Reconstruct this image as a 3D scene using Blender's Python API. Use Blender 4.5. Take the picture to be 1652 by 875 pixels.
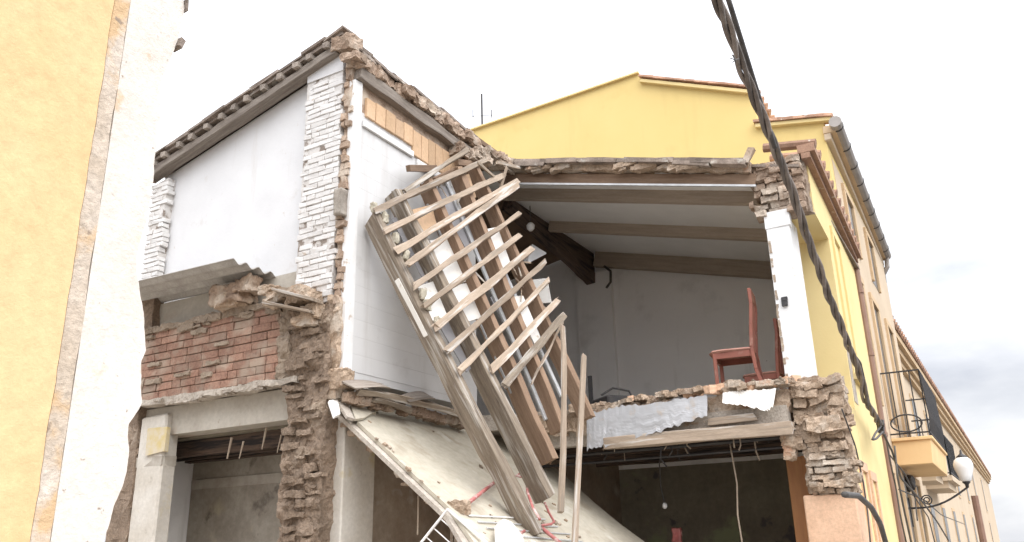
import bpy, math, random
from mathutils import Vector, Matrix, noise
random.seed(7)
R_ = math.radians
for o in list(bpy.data.objects): bpy.data.objects.remove(o)
scn = bpy.context.scene
col = scn.collection

# ------------------------------------------------------------------ camera
CAMP = Vector((0, 0, 1.6)); FPX = 1327.187
RW = Matrix(((0.50416469, -0.26477937, -0.82201573),
             (-0.8632986, -0.17997749, -0.47151208),
             (-0.02309766, 0.94736476, -0.31932195)))
cd = bpy.data.cameras.new('camera'); cam = bpy.data.objects.new('camera', cd); col.objects.link(cam)
cam.matrix_world = Matrix.Translation(CAMP) @ RW.to_4x4()
cd.sensor_width = 36; cd.lens = FPX / 1652 * 36; cd.clip_start = .05; cd.clip_end = 2000
scn.camera = cam

# ------------------------------------------------------------------ world: bright overcast sky
SUN_EL, SUN_DIR = 40, Vector((-.42, -.75, 0)).normalized()      # towards the sun (street side, behind the viewer)
w = bpy.data.worlds.new('World'); scn.world = w; w.use_nodes = True
nt = w.node_tree; nt.nodes.clear()
N = nt.nodes.new; L = nt.links.new
out = N('ShaderNodeOutputWorld'); bg = N('ShaderNodeBackground'); L(bg.outputs[0], out.inputs[0])
bg.inputs[1].default_value = .12
sky = N('ShaderNodeTexSky'); sky.sky_type = 'NISHITA'; sky.sun_disc = False
sky.sun_elevation = R_(SUN_EL); sky.sun_rotation = math.atan2(SUN_DIR.x, SUN_DIR.y)
tc = N('ShaderNodeTexCoord'); mp = N('ShaderNodeMapping'); mp.inputs['Scale'].default_value = (1.6, 1.6, 4.2)
L(tc.outputs['Generated'], mp.inputs[0])
nz = N('ShaderNodeTexNoise'); nz.inputs['Scale'].default_value = 1.9; nz.inputs['Detail'].default_value = 7; nz.inputs['Roughness'].default_value = .52
L(mp.outputs[0], nz.inputs['Vector'])
cr = N('ShaderNodeValToRGB'); L(nz.outputs[0], cr.inputs[0])
cr.color_ramp.elements[0].position = .36; cr.color_ramp.elements[0].color = (4.4, 4.58, 5.1, 1)
cr.color_ramp.elements[1].position = .66; cr.color_ramp.elements[1].color = (8.0, 8.0, 8.05, 1)
# clouds are thinner and brighter overhead, as under a thin overcast
sp = N('ShaderNodeSeparateXYZ'); L(tc.outputs['Generated'], sp.inputs[0])
mr = N('ShaderNodeMapRange'); L(sp.outputs['Z'], mr.inputs[0]); mr.inputs[1].default_value = .15; mr.inputs[2].default_value = 1.0
mr.inputs[3].default_value = 0.86; mr.inputs[4].default_value = 2.9
mu = N('ShaderNodeMix'); mu.data_type = 'RGBA'; mu.blend_type = 'MULTIPLY'; mu.inputs[0].default_value = 1
L(cr.outputs[0], mu.inputs[6]); L(mr.outputs[0], mu.inputs[7])
# the overcast glows towards the hidden sun
dt = N('ShaderNodeVectorMath'); dt.operation = 'DOT_PRODUCT'; L(tc.outputs['Generated'], dt.inputs[0]); dt.inputs[1].default_value = (SUN_DIR.x * .77, SUN_DIR.y * .77, .64)
gm = N('ShaderNodeMapRange'); L(dt.outputs['Value'], gm.inputs[0]); gm.inputs[1].default_value = -.1; gm.inputs[2].default_value = .9; gm.inputs[3].default_value = 1.0; gm.inputs[4].default_value = 1.8
m3 = N('ShaderNodeMix'); m3.data_type = 'RGBA'; m3.blend_type = 'MULTIPLY'; m3.inputs[0].default_value = 1
L(mu.outputs[2], m3.inputs[6]); L(gm.outputs[0], m3.inputs[7]); mu = m3
mx = N('ShaderNodeMix'); mx.data_type = 'RGBA'; mx.inputs[0].default_value = .94
L(sky.outputs[0], mx.inputs[6]); L(mu.outputs[2], mx.inputs[7]); L(mx.outputs[2], bg.inputs[0])

sd = bpy.data.lights.new('sun', 'SUN'); sd.energy = 0.8; sd.angle = R_(40); sd.color = (1, .955, .88)
so = bpy.data.objects.new('sun', sd); col.objects.link(so)
sv = Vector((SUN_DIR.x * math.cos(R_(SUN_EL)), SUN_DIR.y * math.cos(R_(SUN_EL)), math.sin(R_(SUN_EL))))
so.rotation_euler = sv.to_track_quat('Z', 'Y').to_euler(); so.location = (0, -5, 12)

vs = scn.view_settings; vs.view_transform = 'Standard'; vs.look = 'None'; vs.gamma = 1; vs.use_curve_mapping = False
vs.exposure = 0.52
try:
    scn.cycles.max_bounces = 8; scn.cycles.diffuse_bounces = 6; scn.cycles.use_denoising = True
except Exception: pass

# ------------------------------------------------------------------ geometry helpers
def ray(px, py): return RW @ Vector((px - 826, 437.5 - py, -FPX))
def hit(px, py, p, n):
    d = ray(px, py); n = Vector(n); t = (Vector(p) - CAMP).dot(n) / d.dot(n); return CAMP + d * t
def aX(px, py, x): return hit(px, py, (x, 0, 0), (1, 0, 0))
def aY(px, py, y): return hit(px, py, (0, y, 0), (0, 1, 0))
def aZ(px, py, z): return hit(px, py, (0, 0, z), (0, 0, 1))
def rnd(a, b): return random.uniform(a, b)
V = Vector

class MB:
    def __init__(s): s.v = []; s.f = []; s.t = []
    def add(s, vs_, fs, tone=1.0):
        b = len(s.v); s.v += [V(q) for q in vs_]; s.t += [tone] * len(vs_); s.f += [tuple(b + i for i in f) for f in fs]
    def quad(s, a, b, c, d, tone=1.0): s.add([a, b, c, d], [(0, 1, 2, 3)], tone)
    BF = [(0, 3, 2, 1), (4, 5, 6, 7), (0, 1, 5, 4), (1, 2, 6, 5), (2, 3, 7, 6), (3, 0, 4, 7)]
    def box(s, lo, hi, tone=1.0, jit=0.0):
        x0, y0, z0 = lo; x1, y1, z1 = hi
        vv = [V((x0, y0, z0)), V((x1, y0, z0)), V((x1, y1, z0)), V((x0, y1, z0)), V((x0, y0, z1)), V((x1, y0, z1)), V((x1, y1, z1)), V((x0, y1, z1))]
        if jit: vv = [q + V((rnd(-jit, jit), rnd(-jit, jit), rnd(-jit, jit))) for q in vv]
        s.add(vv, s.BF, tone)
    def obox(s, c, ax, half, tone=1.0, jit=0.0):
        c = V(c); vv = []
        for sx, sy, sz in ((-1, -1, -1), (1, -1, -1), (1, 1, -1), (-1, 1, -1), (-1, -1, 1), (1, -1, 1), (1, 1, 1), (-1, 1, 1)):
            q = c + ax[0] * (sx * half[0]) + ax[1] * (sy * half[1]) + ax[2] * (sz * half[2])
            if jit: q = q + V((rnd(-jit, jit), rnd(-jit, jit), rnd(-jit, jit)))
            vv.append(q)
        s.add(vv, s.BF, tone)
    def bar(s, p0, p1, w_, h, up=(0, 0, 1), tone=1.0, jit=0.0):
        p0 = V(p0); p1 = V(p1); x = (p1 - p0); l = x.length; x.normalize()
        y = V(up).cross(x)
        if y.length < 1e-4: y = V((1, 0, 0)).cross(x)
        y.normalize(); z = x.cross(y)
        s.obox((p0 + p1) / 2, (x, y, z), (l / 2, w_ / 2, h / 2), tone, jit)
    def tube(s, pts, r, n=8, tone=1.0, cap=True):
        pts = [V(p) for p in pts]; rings = []; up = V((.13, .21, .97))
        b = len(s.v)
        for i, p in enumerate(pts):
            d = (pts[min(i + 1, len(pts) - 1)] - pts[max(i - 1, 0)]).normalized()
            a = d.cross(up)
            if a.length < 1e-3: a = d.cross(V((1, 0, 0)))
            a.normalize(); c = d.cross(a).normalized(); up = -c if i else up
            up = a.cross(d)
            rr = r[i] if isinstance(r, (list, tuple)) else r
            for k in range(n):
                t = 2 * math.pi * k / n; s.v.append(p + a * (math.cos(t) * rr) + c * (math.sin(t) * rr)); s.t.append(tone)
        for i in range(len(pts) - 1):
            for k in range(n):
                s.f.append((b + i * n + k, b + i * n + (k + 1) % n, b + (i + 1) * n + (k + 1) % n, b + (i + 1) * n + k))
        if cap:
            s.f.append(tuple(b + k for k in range(n))[::-1]); e = b + (len(pts) - 1) * n; s.f.append(tuple(e + k for k in range(n)))
    def prism(s, poly, off, tone=1.0):
        poly = [V(p) for p in poly]; off = V(off); n = len(poly)
        s.add(poly + [p + off for p in poly], [tuple(range(n))[::-1], tuple(range(n, 2 * n))] + [(i, (i + 1) % n, n + (i + 1) % n, n + i) for i in range(n)], tone)
    def lathe(s, c, prof, n=16, tone=1.0, ax=None):
        c = V(c); b = len(s.v)
        for (r, z) in prof:
            for k in range(n):
                t = 2 * math.pi * k / n; s.v.append(c + V((r * math.cos(t), r * math.sin(t), z))); s.t.append(tone)
        for i in range(len(prof) - 1):
            for k in range(n): s.f.append((b + i * n + k, b + i * n + (k + 1) % n, b + (i + 1) * n + (k + 1) % n, b + (i + 1) * n + k))
        s.f.append(tuple(b + k for k in range(n))[::-1]); e = b + (len(prof) - 1) * n; s.f.append(tuple(e + k for k in range(n)))
    def lump(s, c, half, amp=.02, freq=4., res=6, ax=None, tone=1.0, seed=0, fr2=None):
        """noisy block: a subdivided box pushed about by fractal noise; sharing corners so it stays closed"""
        c = V(c); ax = ax or (V((1, 0, 0)), V((0, 1, 0)), V((0, 0, 1)))
        m = max(half); rs = [max(2, min(140, round(res * 1.9 * h / m))) for h in half]; idx = {}; b = len(s.v); sd = V((seed * 3.17, seed * 1.7, seed * 7.3))
        def vt(i, j, k):
            key = (i, j, k)
            if key in idx: return idx[key]
            q = V((2 * i / rs[0] - 1, 2 * j / rs[1] - 1, 2 * k / rs[2] - 1))
            p = c + ax[0] * (q.x * half[0]) + ax[1] * (q.y * half[1]) + ax[2] * (q.z * half[2])
            nv = noise.noise_vector((p + sd) * freq) * amp + noise.noise_vector((p + sd) * freq * 2.7) * (amp * .5) + noise.noise_vector((p + sd) * freq * 6.1) * (amp * .32) + noise.noise_vector((p + sd) * freq * 12.3) * (amp * .16)
            idx[key] = b + len(idx); s.v.append(p + nv); s.t.append(tone ** .6 * (1 + .22 * noise.noise((p + sd) * freq * 1.1))); return idx[key]
        for fixed in range(3):
            u, w_ = [t for t in range(3) if t != fixed]
            for side in (0, rs[fixed]):
                for a in range(rs[u]):
                    for e in range(rs[w_]):
                        def mk(aa, ee):
                            t = [0, 0, 0]; t[fixed] = side; t[u] = aa; t[w_] = ee; return vt(*t)
                        q = (mk(a, e), mk(a + 1, e), mk(a + 1, e + 1), mk(a, e + 1))
                        flip = (side == 0) ^ (fixed == 1)
                        s.f.append(q[::-1] if flip else q)

WM = {}
def world_of(o): return WM.get(o.name, Matrix.Identity(4))
def place(o, wm, parent):
    col.objects.link(o); WM[o.name] = wm
    if parent: o.parent = parent; o.matrix_local = world_of(parent).inverted() @ wm
    else: o.matrix_world = wm
def tag(o, label=None, cat=None, group=None, kind=None):
    if label: o['label'] = label
    if cat: o['category'] = cat
    if group: o['group'] = group
    if kind: o['kind'] = kind
    return o
def mesh(name, v, f, t, m, smooth=False):
    me = bpy.data.meshes.new(name); me.from_pydata([tuple(q) for q in v], [], f); me.update()
    at = me.attributes.new('tone', 'FLOAT', 'POINT'); at.data.foreach_set('value', t)
    if smooth: me.polygons.foreach_set('use_smooth', [True] * len(me.polygons))
    me.materials.append(m); return me
def build(mb, name, m, parent=None, smooth=False, bevel=0, local=False, label=None):
    """one mesh object; vertices are given in world space (or in the parent's space when local)"""
    if local: org = V((0, 0, 0)); wm = world_of(parent) if parent else Matrix.Identity(4)
    elif parent: wm = world_of(parent); org = wm.translation.copy(); wm = Matrix.Translation(org)
    else:
        zs = min(q.z for q in mb.v); n = len(mb.v)
        org = V((sum(q.x for q in mb.v) / n, sum(q.y for q in mb.v) / n, zs)); wm = Matrix.Translation(org)
    me = mesh(name, [q - org for q in mb.v], mb.f, mb.t, m, smooth)
    o = bpy.data.objects.new(name, me); place(o, wm, parent)
    if bevel:
        b = o.modifiers.new('bevel', 'BEVEL'); b.width = bevel; b.segments = 1; b.limit_method = 'ANGLE'; b.angle_limit = R_(40)
    if label: o['label'] = label
    return o
def empty(name, loc, label, cat, group=None, rz=0, kind=None):
    o = bpy.data.objects.new(name, None); o.empty_display_size = .2
    place(o, Matrix.Translation(V(loc)) @ Matrix.Rotation(rz, 4, 'Z'), None)
    return tag(o, label, cat, group, kind)
def timber(name, p0, p1, w_, h, up, m, parent=None, seg=7, jit=.004, rag=.0, bow=0., bevel=.004, label=None):
    """a sawn or hewn length of wood whose mesh runs along its own X, so that its grain does too"""
    p0 = V(p0); p1 = V(p1); x = p1 - p0; l = x.length; x.normalize()
    y = V(up).cross(x)
    if y.length < 1e-3: y = V((0, 1, 0)).cross(x)
    y.normalize(); z = x.cross(y)
    vv = []; ff = []; sd = rnd(0, 99)
    for i in range(seg + 1):
        u = i / seg; dz = bow * 4 * u * (1 - u)
        for (sy, sz) in ((-1, -1), (1, -1), (1, 1), (-1, 1)):
            r = rag * rnd(-1, .2) if i in (0, seg) else 0
            xx = (u - .5) * l + (r if i == seg else -r)
            q = V((xx, sy * w_ / 2, sz * h / 2 + dz)) + noise.noise_vector(V((xx * 3, sy + sd, sz * 1.3))) * jit * 1.6
            vv.append(q)
    for i in range(seg):
        for k in range(4): ff.append((i * 4 + k, i * 4 + (k + 1) % 4, i * 4 + 4 + (k + 1) % 4, i * 4 + 4 + k))
    ff.append((3, 2, 1, 0)); e = seg * 4; ff.append((e, e + 1, e + 2, e + 3))
    if rag > .015:
        for e_ in (-1, 1):
            for _ in range(random.randint(1, 4)):
                b = len(vv); ly = rnd(-.42, .32) * w_; lz = rnd(-.45, .2) * h; ln = rag * rnd(.4, 1.9); sw_ = w_ * rnd(.08, .24); sh_ = h * rnd(.15, .4); x0 = e_ * (l / 2 - rag)
                vv += [V((x0, ly, lz)), V((x0, ly + sw_, lz)), V((x0, ly + sw_, lz + sh_)), V((x0, ly, lz + sh_)), V((e_ * (l / 2 + ln * .5), ly + sw_ * rnd(0, 1), lz + sh_ * rnd(0, 1)))]
                ff += [(b, b + 1, b + 4), (b + 1, b + 2, b + 4), (b + 2, b + 3, b + 4), (b + 3, b, b + 4)]
    me = mesh(name, vv, ff, [rnd(.75, 1.2)] * len(vv), m)
    o = bpy.data.objects.new(name, me)
    rot = Matrix((x, y, z)).transposed().to_4x4()
    place(o, Matrix.Translation((p0 + p1) / 2) @ rot, parent)
    if bevel:
        b = o.modifiers.new('bevel', 'BEVEL'); b.width = bevel; b.segments = 1
    if label: o['label'] = label
    return o
def bricks(mb, org, u, v, n, W, H, bl=.24, bh=.055, joint=.012, depth=.1, jd=.006, jit=.003, miss=0., ragL=0., ragR=0., tone=(.85, 1.12), bond=True):
    """courses of separate bricks over a W x H field; org is the lower start corner, n points out of the wall"""
    u = V(u); v = V(v); n = V(n); org = V(org); rows = int(H / (bh + joint))
    for r in range(rows):
        a = -rnd(0, bl) if not bond else (-(bl / 2) * (r % 2) - rnd(0, .02))
        x1 = W + rnd(-ragR, ragR * .3); x0 = rnd(-ragL * .3, ragL)
        while a < x1:
            l = bl * (rnd(.88, 1.08) if rnd(0, 1) > .2 else .5)
            s0, s1 = max(a, x0), min(a + l, x1)
            a += l + joint
            if s1 - s0 < .03 or rnd(0, 1) < miss: continue
            cz = r * (bh + joint) + bh / 2; pz = rnd(-jd, jd)
            mb.obox(org + u * ((s0 + s1) / 2) + v * (cz + rnd(-.003, .003)) + n * (pz - depth / 2), (u, v, n), ((s1 - s0) / 2, bh / 2, depth / 2), rnd(*tone), jit)
def sheet(mb, P, nu, nv, thick=None):
    """grid surface P(u,v); with thick it is closed on the back"""
    b = len(mb.v)
    pts = [[P(i / nu, j / nv) for i in range(nu + 1)] for j in range(nv + 1)]
    for row in pts:
        for q in row: mb.v.append(V(q)); mb.t.append(1.0)
    W = nu + 1
    for j in range(nv):
        for i in range(nu): mb.f.append((b + j * W + i, b + j * W + i + 1, b + (j + 1) * W + i + 1, b + (j + 1) * W + i))
    if thick is not None:
        t = V(thick); c = len(mb.v)
        for row in pts:
            for q in row: mb.v.append(V(q) + t); mb.t.append(1.0)
        for j in range(nv):
            for i in range(nu): mb.f.append((c + j * W + i, c + (j + 1) * W + i, c + (j + 1) * W + i + 1, c + j * W + i + 1))
        for i in range(nu):
            mb.f.append((b + i, c + i, c + i + 1, b + i + 1)); q = nv * W; mb.f.append((b + q + i, b + q + i + 1, c + q + i + 1, c + q + i))
        for j in range(nv):
            mb.f.append((b + j * W, b + (j + 1) * W, c + (j + 1) * W, c + j * W)); mb.f.append((b + j * W + nu, c + j * W + nu, c + (j + 1) * W + nu, b + (j + 1) * W + nu))
def dup(o, wm, label=None, group=None):
    c = o.copy(); c.parent = None; col.objects.link(c); c.matrix_world = wm; WM[c.name] = wm.copy()
    if label: c['label'] = label
    if group: c['group'] = group
    for ch in o.children:
        d = ch.copy(); col.objects.link(d); d.parent = c
        for g in ch.children:
            e = g.copy(); col.objects.link(e); e.parent = d
    return c

# ------------------------------------------------------------------ materials
def mat(name, base, alt=None, scale=3., detail=6, rough=.9, bump=.25, bscale=30., bdist=.01, stretch=None, obj=False, stain=None, fine=0., spec=.3, metal=0, smear=None, ramp=(.35, .65)):
    m = bpy.data.materials.new(name); m.use_nodes = True; t = m.node_tree; t.nodes.clear(); n = t.nodes.new; l = t.links.new
    o = n('ShaderNodeOutputMaterial'); p = n('ShaderNodeBsdfPrincipled'); l(p.outputs[0], o.inputs[0])
    p.inputs['Roughness'].default_value = rough; p.inputs['Specular IOR Level'].default_value = spec; p.inputs['Metallic'].default_value = metal
    if obj: src = n('ShaderNodeTexCoord').outputs['Object']
    else: src = n('ShaderNodeNewGeometry').outputs['Position']
    if obj:
        oi = n('ShaderNodeObjectInfo'); ad = n('ShaderNodeVectorMath'); ad.operation = 'MULTIPLY_ADD'
        ad.inputs[1].default_value = (1, 1, 1); l(src, ad.inputs[0])
        cx = n('ShaderNodeCombineXYZ'); ml = n('ShaderNodeMath'); ml.operation = 'MULTIPLY'; ml.inputs[1].default_value = 37.; l(oi.outputs['Random'], ml.inputs[0])
        for k in range(3): l(ml.outputs[0], cx.inputs[k])
        l(cx.outputs[0], ad.inputs[2]); src = ad.outputs[0]
    mpn = n('ShaderNodeMapping'); mpn.inputs['Scale'].default_value = stretch or (1, 1, 1); l(src, mpn.inputs[0]); vec = mpn.outputs[0]
    def nzn(sc, det=6, ro=.6, v=vec):
        a = n('ShaderNodeTexNoise'); a.inputs['Scale'].default_value = sc; a.inputs['Detail'].default_value = det; a.inputs['Roughness'].default_value = ro; l(v, a.inputs['Vector']); return a.outputs[0]
    def rampn(f, a, b, ca=(0, 0, 0, 1), cb=(1, 1, 1, 1)):
        r = n('ShaderNodeValToRGB'); r.color_ramp.elements[0].position = a; r.color_ramp.elements[1].position = b
        r.color_ramp.elements[0].color = ca; r.color_ramp.elements[1].color = cb; l(f, r.inputs[0]); return r.outputs[0]
    def mix(f, a, b, bt='MIX'):
        x = n('ShaderNodeMix'); x.data_type = 'RGBA'; x.blend_type = bt
        if isinstance(f, float): x.inputs[0].default_value = f
        else: l(f, x.inputs[0])
        for s, q in ((6, a), (7, b)):
            if isinstance(q, tuple): x.inputs[s].default_value = (*q[:3], 1)
            else: l(q, x.inputs[s])
        return x.outputs[2]
    alt = alt or tuple(c * .8 for c in base)
    c = mix(rampn(nzn(scale, detail), *ramp), tuple(base), tuple(alt))
    if fine:
        c = mix(fine, c, mix(rampn(nzn(scale * 9, 4, .7), .3, .7), (.45, .45, .45), (1.35, 1.35, 1.35)), 'MULTIPLY')
    if smear:                                   # vertical run marks: (colour, scale, low, high)
        m2 = n('ShaderNodeMapping'); m2.inputs['Scale'].default_value = (1, 1, .12); l(src, m2.inputs[0])
        c = mix(rampn(nzn(smear[1], 5, .6, m2.outputs[0]), smear[2], smear[3]), c, tuple(smear[0]))
    if stain:
        for (sc_, s_, a_, b_) in stain: c = mix(rampn(nzn(s_, 8, .62), a_, b_), c, tuple(sc_))
    at = n('ShaderNodeAttribute'); at.attribute_name = 'tone'
    c = mix(1.0, c, at.outputs['Fac'], 'MULTIPLY')
    l(c, p.inputs['Base Color'])
    if bump:
        b = n('ShaderNodeBump'); b.inputs['Strength'].default_value = bump; b.inputs['Distance'].default_value = bdist
        ad2 = n('ShaderNodeMath'); ad2.operation = 'ADD'; l(nzn(bscale, 5, .65), ad2.inputs[0]); l(nzn(bscale * .22, 4, .6), ad2.inputs[1])
        l(ad2.outputs[0], b.inputs['Height']); l(b.outputs[0], p.inputs['Normal'])
    return m
M = {}
M['yellow_near'] = mat('yellow_stucco_near', (.70, .485, .265), (.665, .45, .235), 4, bump=.30, bscale=150, bdist=.005, fine=.22, stain=[((.54, .36, .17), 9, .64, .76)])
M['edge_band'] = mat('worn_edge_render', (.60, .52, .44), (.50, .41, .32), 7, bump=.6, bscale=70, stain=[((.55, .38, .22), 3, .57, .63), ((.30, .23, .17), 22, .66, .72)], fine=.4)
M['torn_white'] = mat('torn_white_render', (.67, .62, .565), (.61, .55, .485), 5, bump=.4, bscale=110, bdist=.006, fine=.22, smear=((.60, .53, .46), 9, .58, .78), stain=[((.56, .40, .25), 5, .60, .67), ((.62, .53, .44), 16, .60, .68), ((.30, .24, .19), 34, .66, .71)])
M['plaster'] = mat('white_plaster', (.64, .64, .645), (.59, .59, .595), 1.6, bump=.15, bscale=25, smear=((.55, .53, .51), 5, .60, .78), stain=[((.53, .51, .49), 2.2, .60, .72), ((.48, .42, .36), 11, .68, .73)])
M['white_brick'] = mat('whitewashed_brick', (.66, .65, .635), (.60, .58, .56), 9, bump=.4, bscale=60, stain=[((.50, .42, .35), 13, .62, .70)], fine=.15)
M['mortar_white'] = mat('limewashed_joint', (.60, .58, .56), (.52, .49, .46), 14, bump=.5, bscale=60, stain=[((.22, .18, .15), 9, .52, .60)])
M['tile_white'] = mat('white_wall_boarding', (.62, .615, .61), (.575, .57, .565), 1.2, rough=.5, bump=.05, bscale=20, smear=((.47, .45, .43), 3, .56, .75), stain=[((.42, .40, .385), 1.6, .58, .78)])
M['trim_white'] = mat('white_painted_trim', (.72, .72, .715), (.64, .63, .615), 6, rough=.6, bump=.15, stain=[((.45, .36, .28), 8, .64, .70)])
M['rubble'] = mat('broken_brick_and_mortar', (.42, .31, .23), (.31, .22, .16), 6, bump=.9, bscale=45, bdist=.015, fine=.6, stain=[((.50, .42, .34), 4, .48, .64), ((.20, .14, .105), 12, .64, .74)])
M['rubble_light'] = mat('pale_broken_mortar', (.45, .345, .255), (.35, .255, .18), 8, bump=.9, bscale=45, bdist=.015, fine=.6, stain=[((.50, .43, .355), 4, .50, .64), ((.44, .25, .16), 3.3, .62, .70), ((.25, .19, .145), 11, .66, .74)])
M['mud'] = mat('old_earth_masonry', (.285, .215, .16), (.21, .155, .113), 5, bump=1., bscale=38, bdist=.02, fine=.6, stain=[((.36, .29, .225), 4, .56, .68)])
M['red_brick'] = mat('hollow_red_brick', (.33, .20, .145), (.265, .15, .108), 5, bump=.7, bscale=60, fine=.6, stain=[((.35, .27, .21), 3.5, .47, .62), ((.30, .2, .15), 3, .60, .7)])
M['mortar'] = mat('rough_mortar', (.33, .265, .205), (.255, .20, .15), 7, bump=.9, bscale=40, bdist=.015, fine=.4)
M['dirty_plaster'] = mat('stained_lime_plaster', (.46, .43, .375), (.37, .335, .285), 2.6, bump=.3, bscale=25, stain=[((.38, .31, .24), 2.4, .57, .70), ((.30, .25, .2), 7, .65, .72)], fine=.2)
M['pillar_plaster'] = mat('flaking_column_plaster', (.58, .55, .50), (.50, .46, .40), 3, bump=.3, bscale=25, stain=[((.50, .41, .22), 1.9, .58, .68), ((.33, .29, .25), 6, .64, .70)], fine=.2)
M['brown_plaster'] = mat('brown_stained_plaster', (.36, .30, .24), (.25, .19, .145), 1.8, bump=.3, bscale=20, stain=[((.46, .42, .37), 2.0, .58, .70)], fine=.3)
M['grey_plaster'] = mat('grey_room_plaster', (.82, .81, .80), (.78, .77, .76), 1.2, bump=.06, bscale=15, smear=((.60, .585, .565), 3.5, .58, .76), stain=[((.62, .61, .60), 1.4, .55, .75), ((.42, .39, .36), 7, .70, .74)])
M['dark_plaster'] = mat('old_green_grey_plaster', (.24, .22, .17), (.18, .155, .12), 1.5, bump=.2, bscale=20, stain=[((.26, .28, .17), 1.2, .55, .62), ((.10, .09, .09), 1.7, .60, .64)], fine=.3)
M['slab'] = mat('old_floor_face', (.48, .44, .36), (.42, .375, .295), 1.4, bump=.25, bscale=30, stain=[((.35, .30, .23), 2.2, .56, .68), ((.52, .49, .42), 3, .58, .66)], fine=.25)
M['concrete'] = mat('broken_concrete', (.48, .43, .37), (.36, .31, .26), 5, bump=.8, bscale=40, bdist=.012, fine=.5)
M['timber'] = mat('weathered_timber', (.30, .245, .185), (.19, .15, .115), 2.2, stretch=(1, 14, 14), obj=True, bump=.6, bscale=6, bdist=.008, fine=.45, stain=[((.42, .385, .34), 1.6, .52, .62), ((.11, .085, .065), 2.3, .60, .68)])
M['timber_pale'] = mat('pale_sawn_timber', (.38, .30, .23), (.29, .225, .165), 2.2, stretch=(1, 14, 14), obj=True, bump=.45, bscale=6, bdist=.006, fine=.4, stain=[((.26, .215, .17), 2.2, .54, .64), ((.47, .43, .385), 1.3, .55, .63)])
M['timber_brown'] = mat('warm_brown_timber', (.32, .22, .15), (.23, .15, .10), 2.2, stretch=(1, 14, 14), obj=True, bump=.4, bscale=6, bdist=.006, fine=.4)
M['timber_grey'] = mat('grey_roof_timber', (.31, .27, .23), (.20, .165, .14), 2.2, stretch=(1, 14, 14), obj=True, bump=.6, bscale=6, bdist=.008, fine=.45)
M['timber_dark'] = mat('dark_beam', (.13, .09, .068), (.075, .053, .042), 2.2, stretch=(1, 14, 14), obj=True, bump=.6, bscale=6, bdist=.008, fine=.4, stain=[((.03, .025, .025), 1.5, .5, .6)])
M['rafter_room'] = mat('varnished_ceiling_rafter', (.42, .35, .285), (.34, .28, .225), 2.2, stretch=(1, 14, 14), obj=True, bump=.2, bscale=6, fine=.3)
M['ceiling'] = mat('painted_ceiling_board', (.82, .82, .81), (.76, .76, .75), 2, bump=.05)
M['wood_tile'] = mat('tan_wood_facing', (.58, .40, .26), (.50, .34, .21), 4, bump=.15, bscale=30, fine=.25)
M['roof_tile'] = mat('weathered_roof_tile', (.29, .235, .195), (.18, .145, .12), 8, bump=.7, bscale=40, fine=.6, stain=[((.36, .33, .29), 6, .58, .66)])
M['terracotta'] = mat('terracotta_trim', (.36, .22, .15), (.27, .16, .11), 7, bump=.3, fine=.4, stain=[((.52, .45, .38), 9, .62, .68)])
M['roof_under'] = mat('roof_underside', (.20, .135, .09), (.14, .095, .065), 4, bump=.4)
M['asbestos'] = mat('fibre_cement_sheet', (.42, .40, .37), (.33, .31, .285), 5, bump=.3, bscale=40, fine=.3)
M['yellow'] = mat('yellow_house_paint', (.69, .53, .225), (.66, .505, .205), .7, bump=.12, bscale=40, stain=[((.62, .45, .18), .9, .58, .75)], smear=((.62, .465, .19), 3.1, .56, .82))
M['yellow_facade'] = mat('pale_yellow_facade', (.72, .58, .29), (.68, .54, .26), 1.3, bump=.15, bscale=40, stain=[((.66, .54, .33), 2.2, .62, .72)])
M['balcony'] = mat('ochre_balcony_paint', (.76, .53, .28), (.70, .47, .24), 2, bump=.1, stain=[((.58, .42, .26), 4, .62, .74)])
M['cream'] = mat('cream_facade', (.57, .46, .335), (.51, .405, .29), 1.1, bump=.15, bscale=30)
M['ochre_trim'] = mat('ochre_cornice', (.58, .43, .27), (.50, .36, .22), 2, bump=.1)
M['peach'] = mat('peach_render', (.66, .44, .30), (.60, .39, .26), 4, bump=.3, bscale=60, fine=.3, stain=[((.36, .24, .16), 22, .68, .73)])
M['insul'] = mat('white_ceiling_board', (.80, .78, .74), (.74, .71, .66), 5, bump=.15, bscale=40, stain=[((.55, .48, .40), 10, .64, .70)])
M['grey_board'] = mat('grey_dusty_board', (.34, .33, .34), (.26, .25, .255), 4, bump=.2)
M['old_yellow'] = mat('old_yellow_paint', (.50, .40, .19), (.52, .46, .36), 9, bump=.2)
M['grime'] = mat('grimy_plaster', (.33, .295, .25), (.44, .41, .36), 6, bump=.3)
M['dark_stained_plaster'] = mat('dark_stained_plaster', (.36, .33, .28), (.27, .24, .20), 1.8, bump=.3, bscale=20, stain=[((.42, .37, .27), 1.3, .55, .66), ((.15, .13, .11), 3, .58, .68)], fine=.3)  # darker plaster with random blotches, for the rear lower room
M['net'] = mat('dark_green_netting', (.04, .05, .05), (.07, .08, .08), 20, bump=.4, bscale=80)
M['foam'] = mat('pale_mortar_lump', (.50, .46, .37), (.40, .36, .28), 12, bump=.5, bscale=50)
M['channel'] = mat('galvanised_channel', (.58, .59, .60), (.46, .46, .46), 8, rough=.45, metal=.35, bump=.05)
M['plastic'] = mat('grey_white_plastic', (.40, .40, .41), (.33, .33, .335), 3, rough=.45, bump=.1, bscale=20, stain=[((.36, .31, .26), 5, .58, .68)])
M['red_paint'] = mat('red_painted_tube', (.42, .13, .12), (.36, .15, .135), 9, rough=.5, bump=.1, stain=[((.60, .42, .39), 9, .52, .62)])
M['chair_wood'] = mat('reddish_chair_wood', (.24, .082, .056), (.18, .062, .042), 6, rough=.6, bump=.05, spec=.4, stain=[((.40, .24, .19), 6, .58, .75)])
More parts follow.
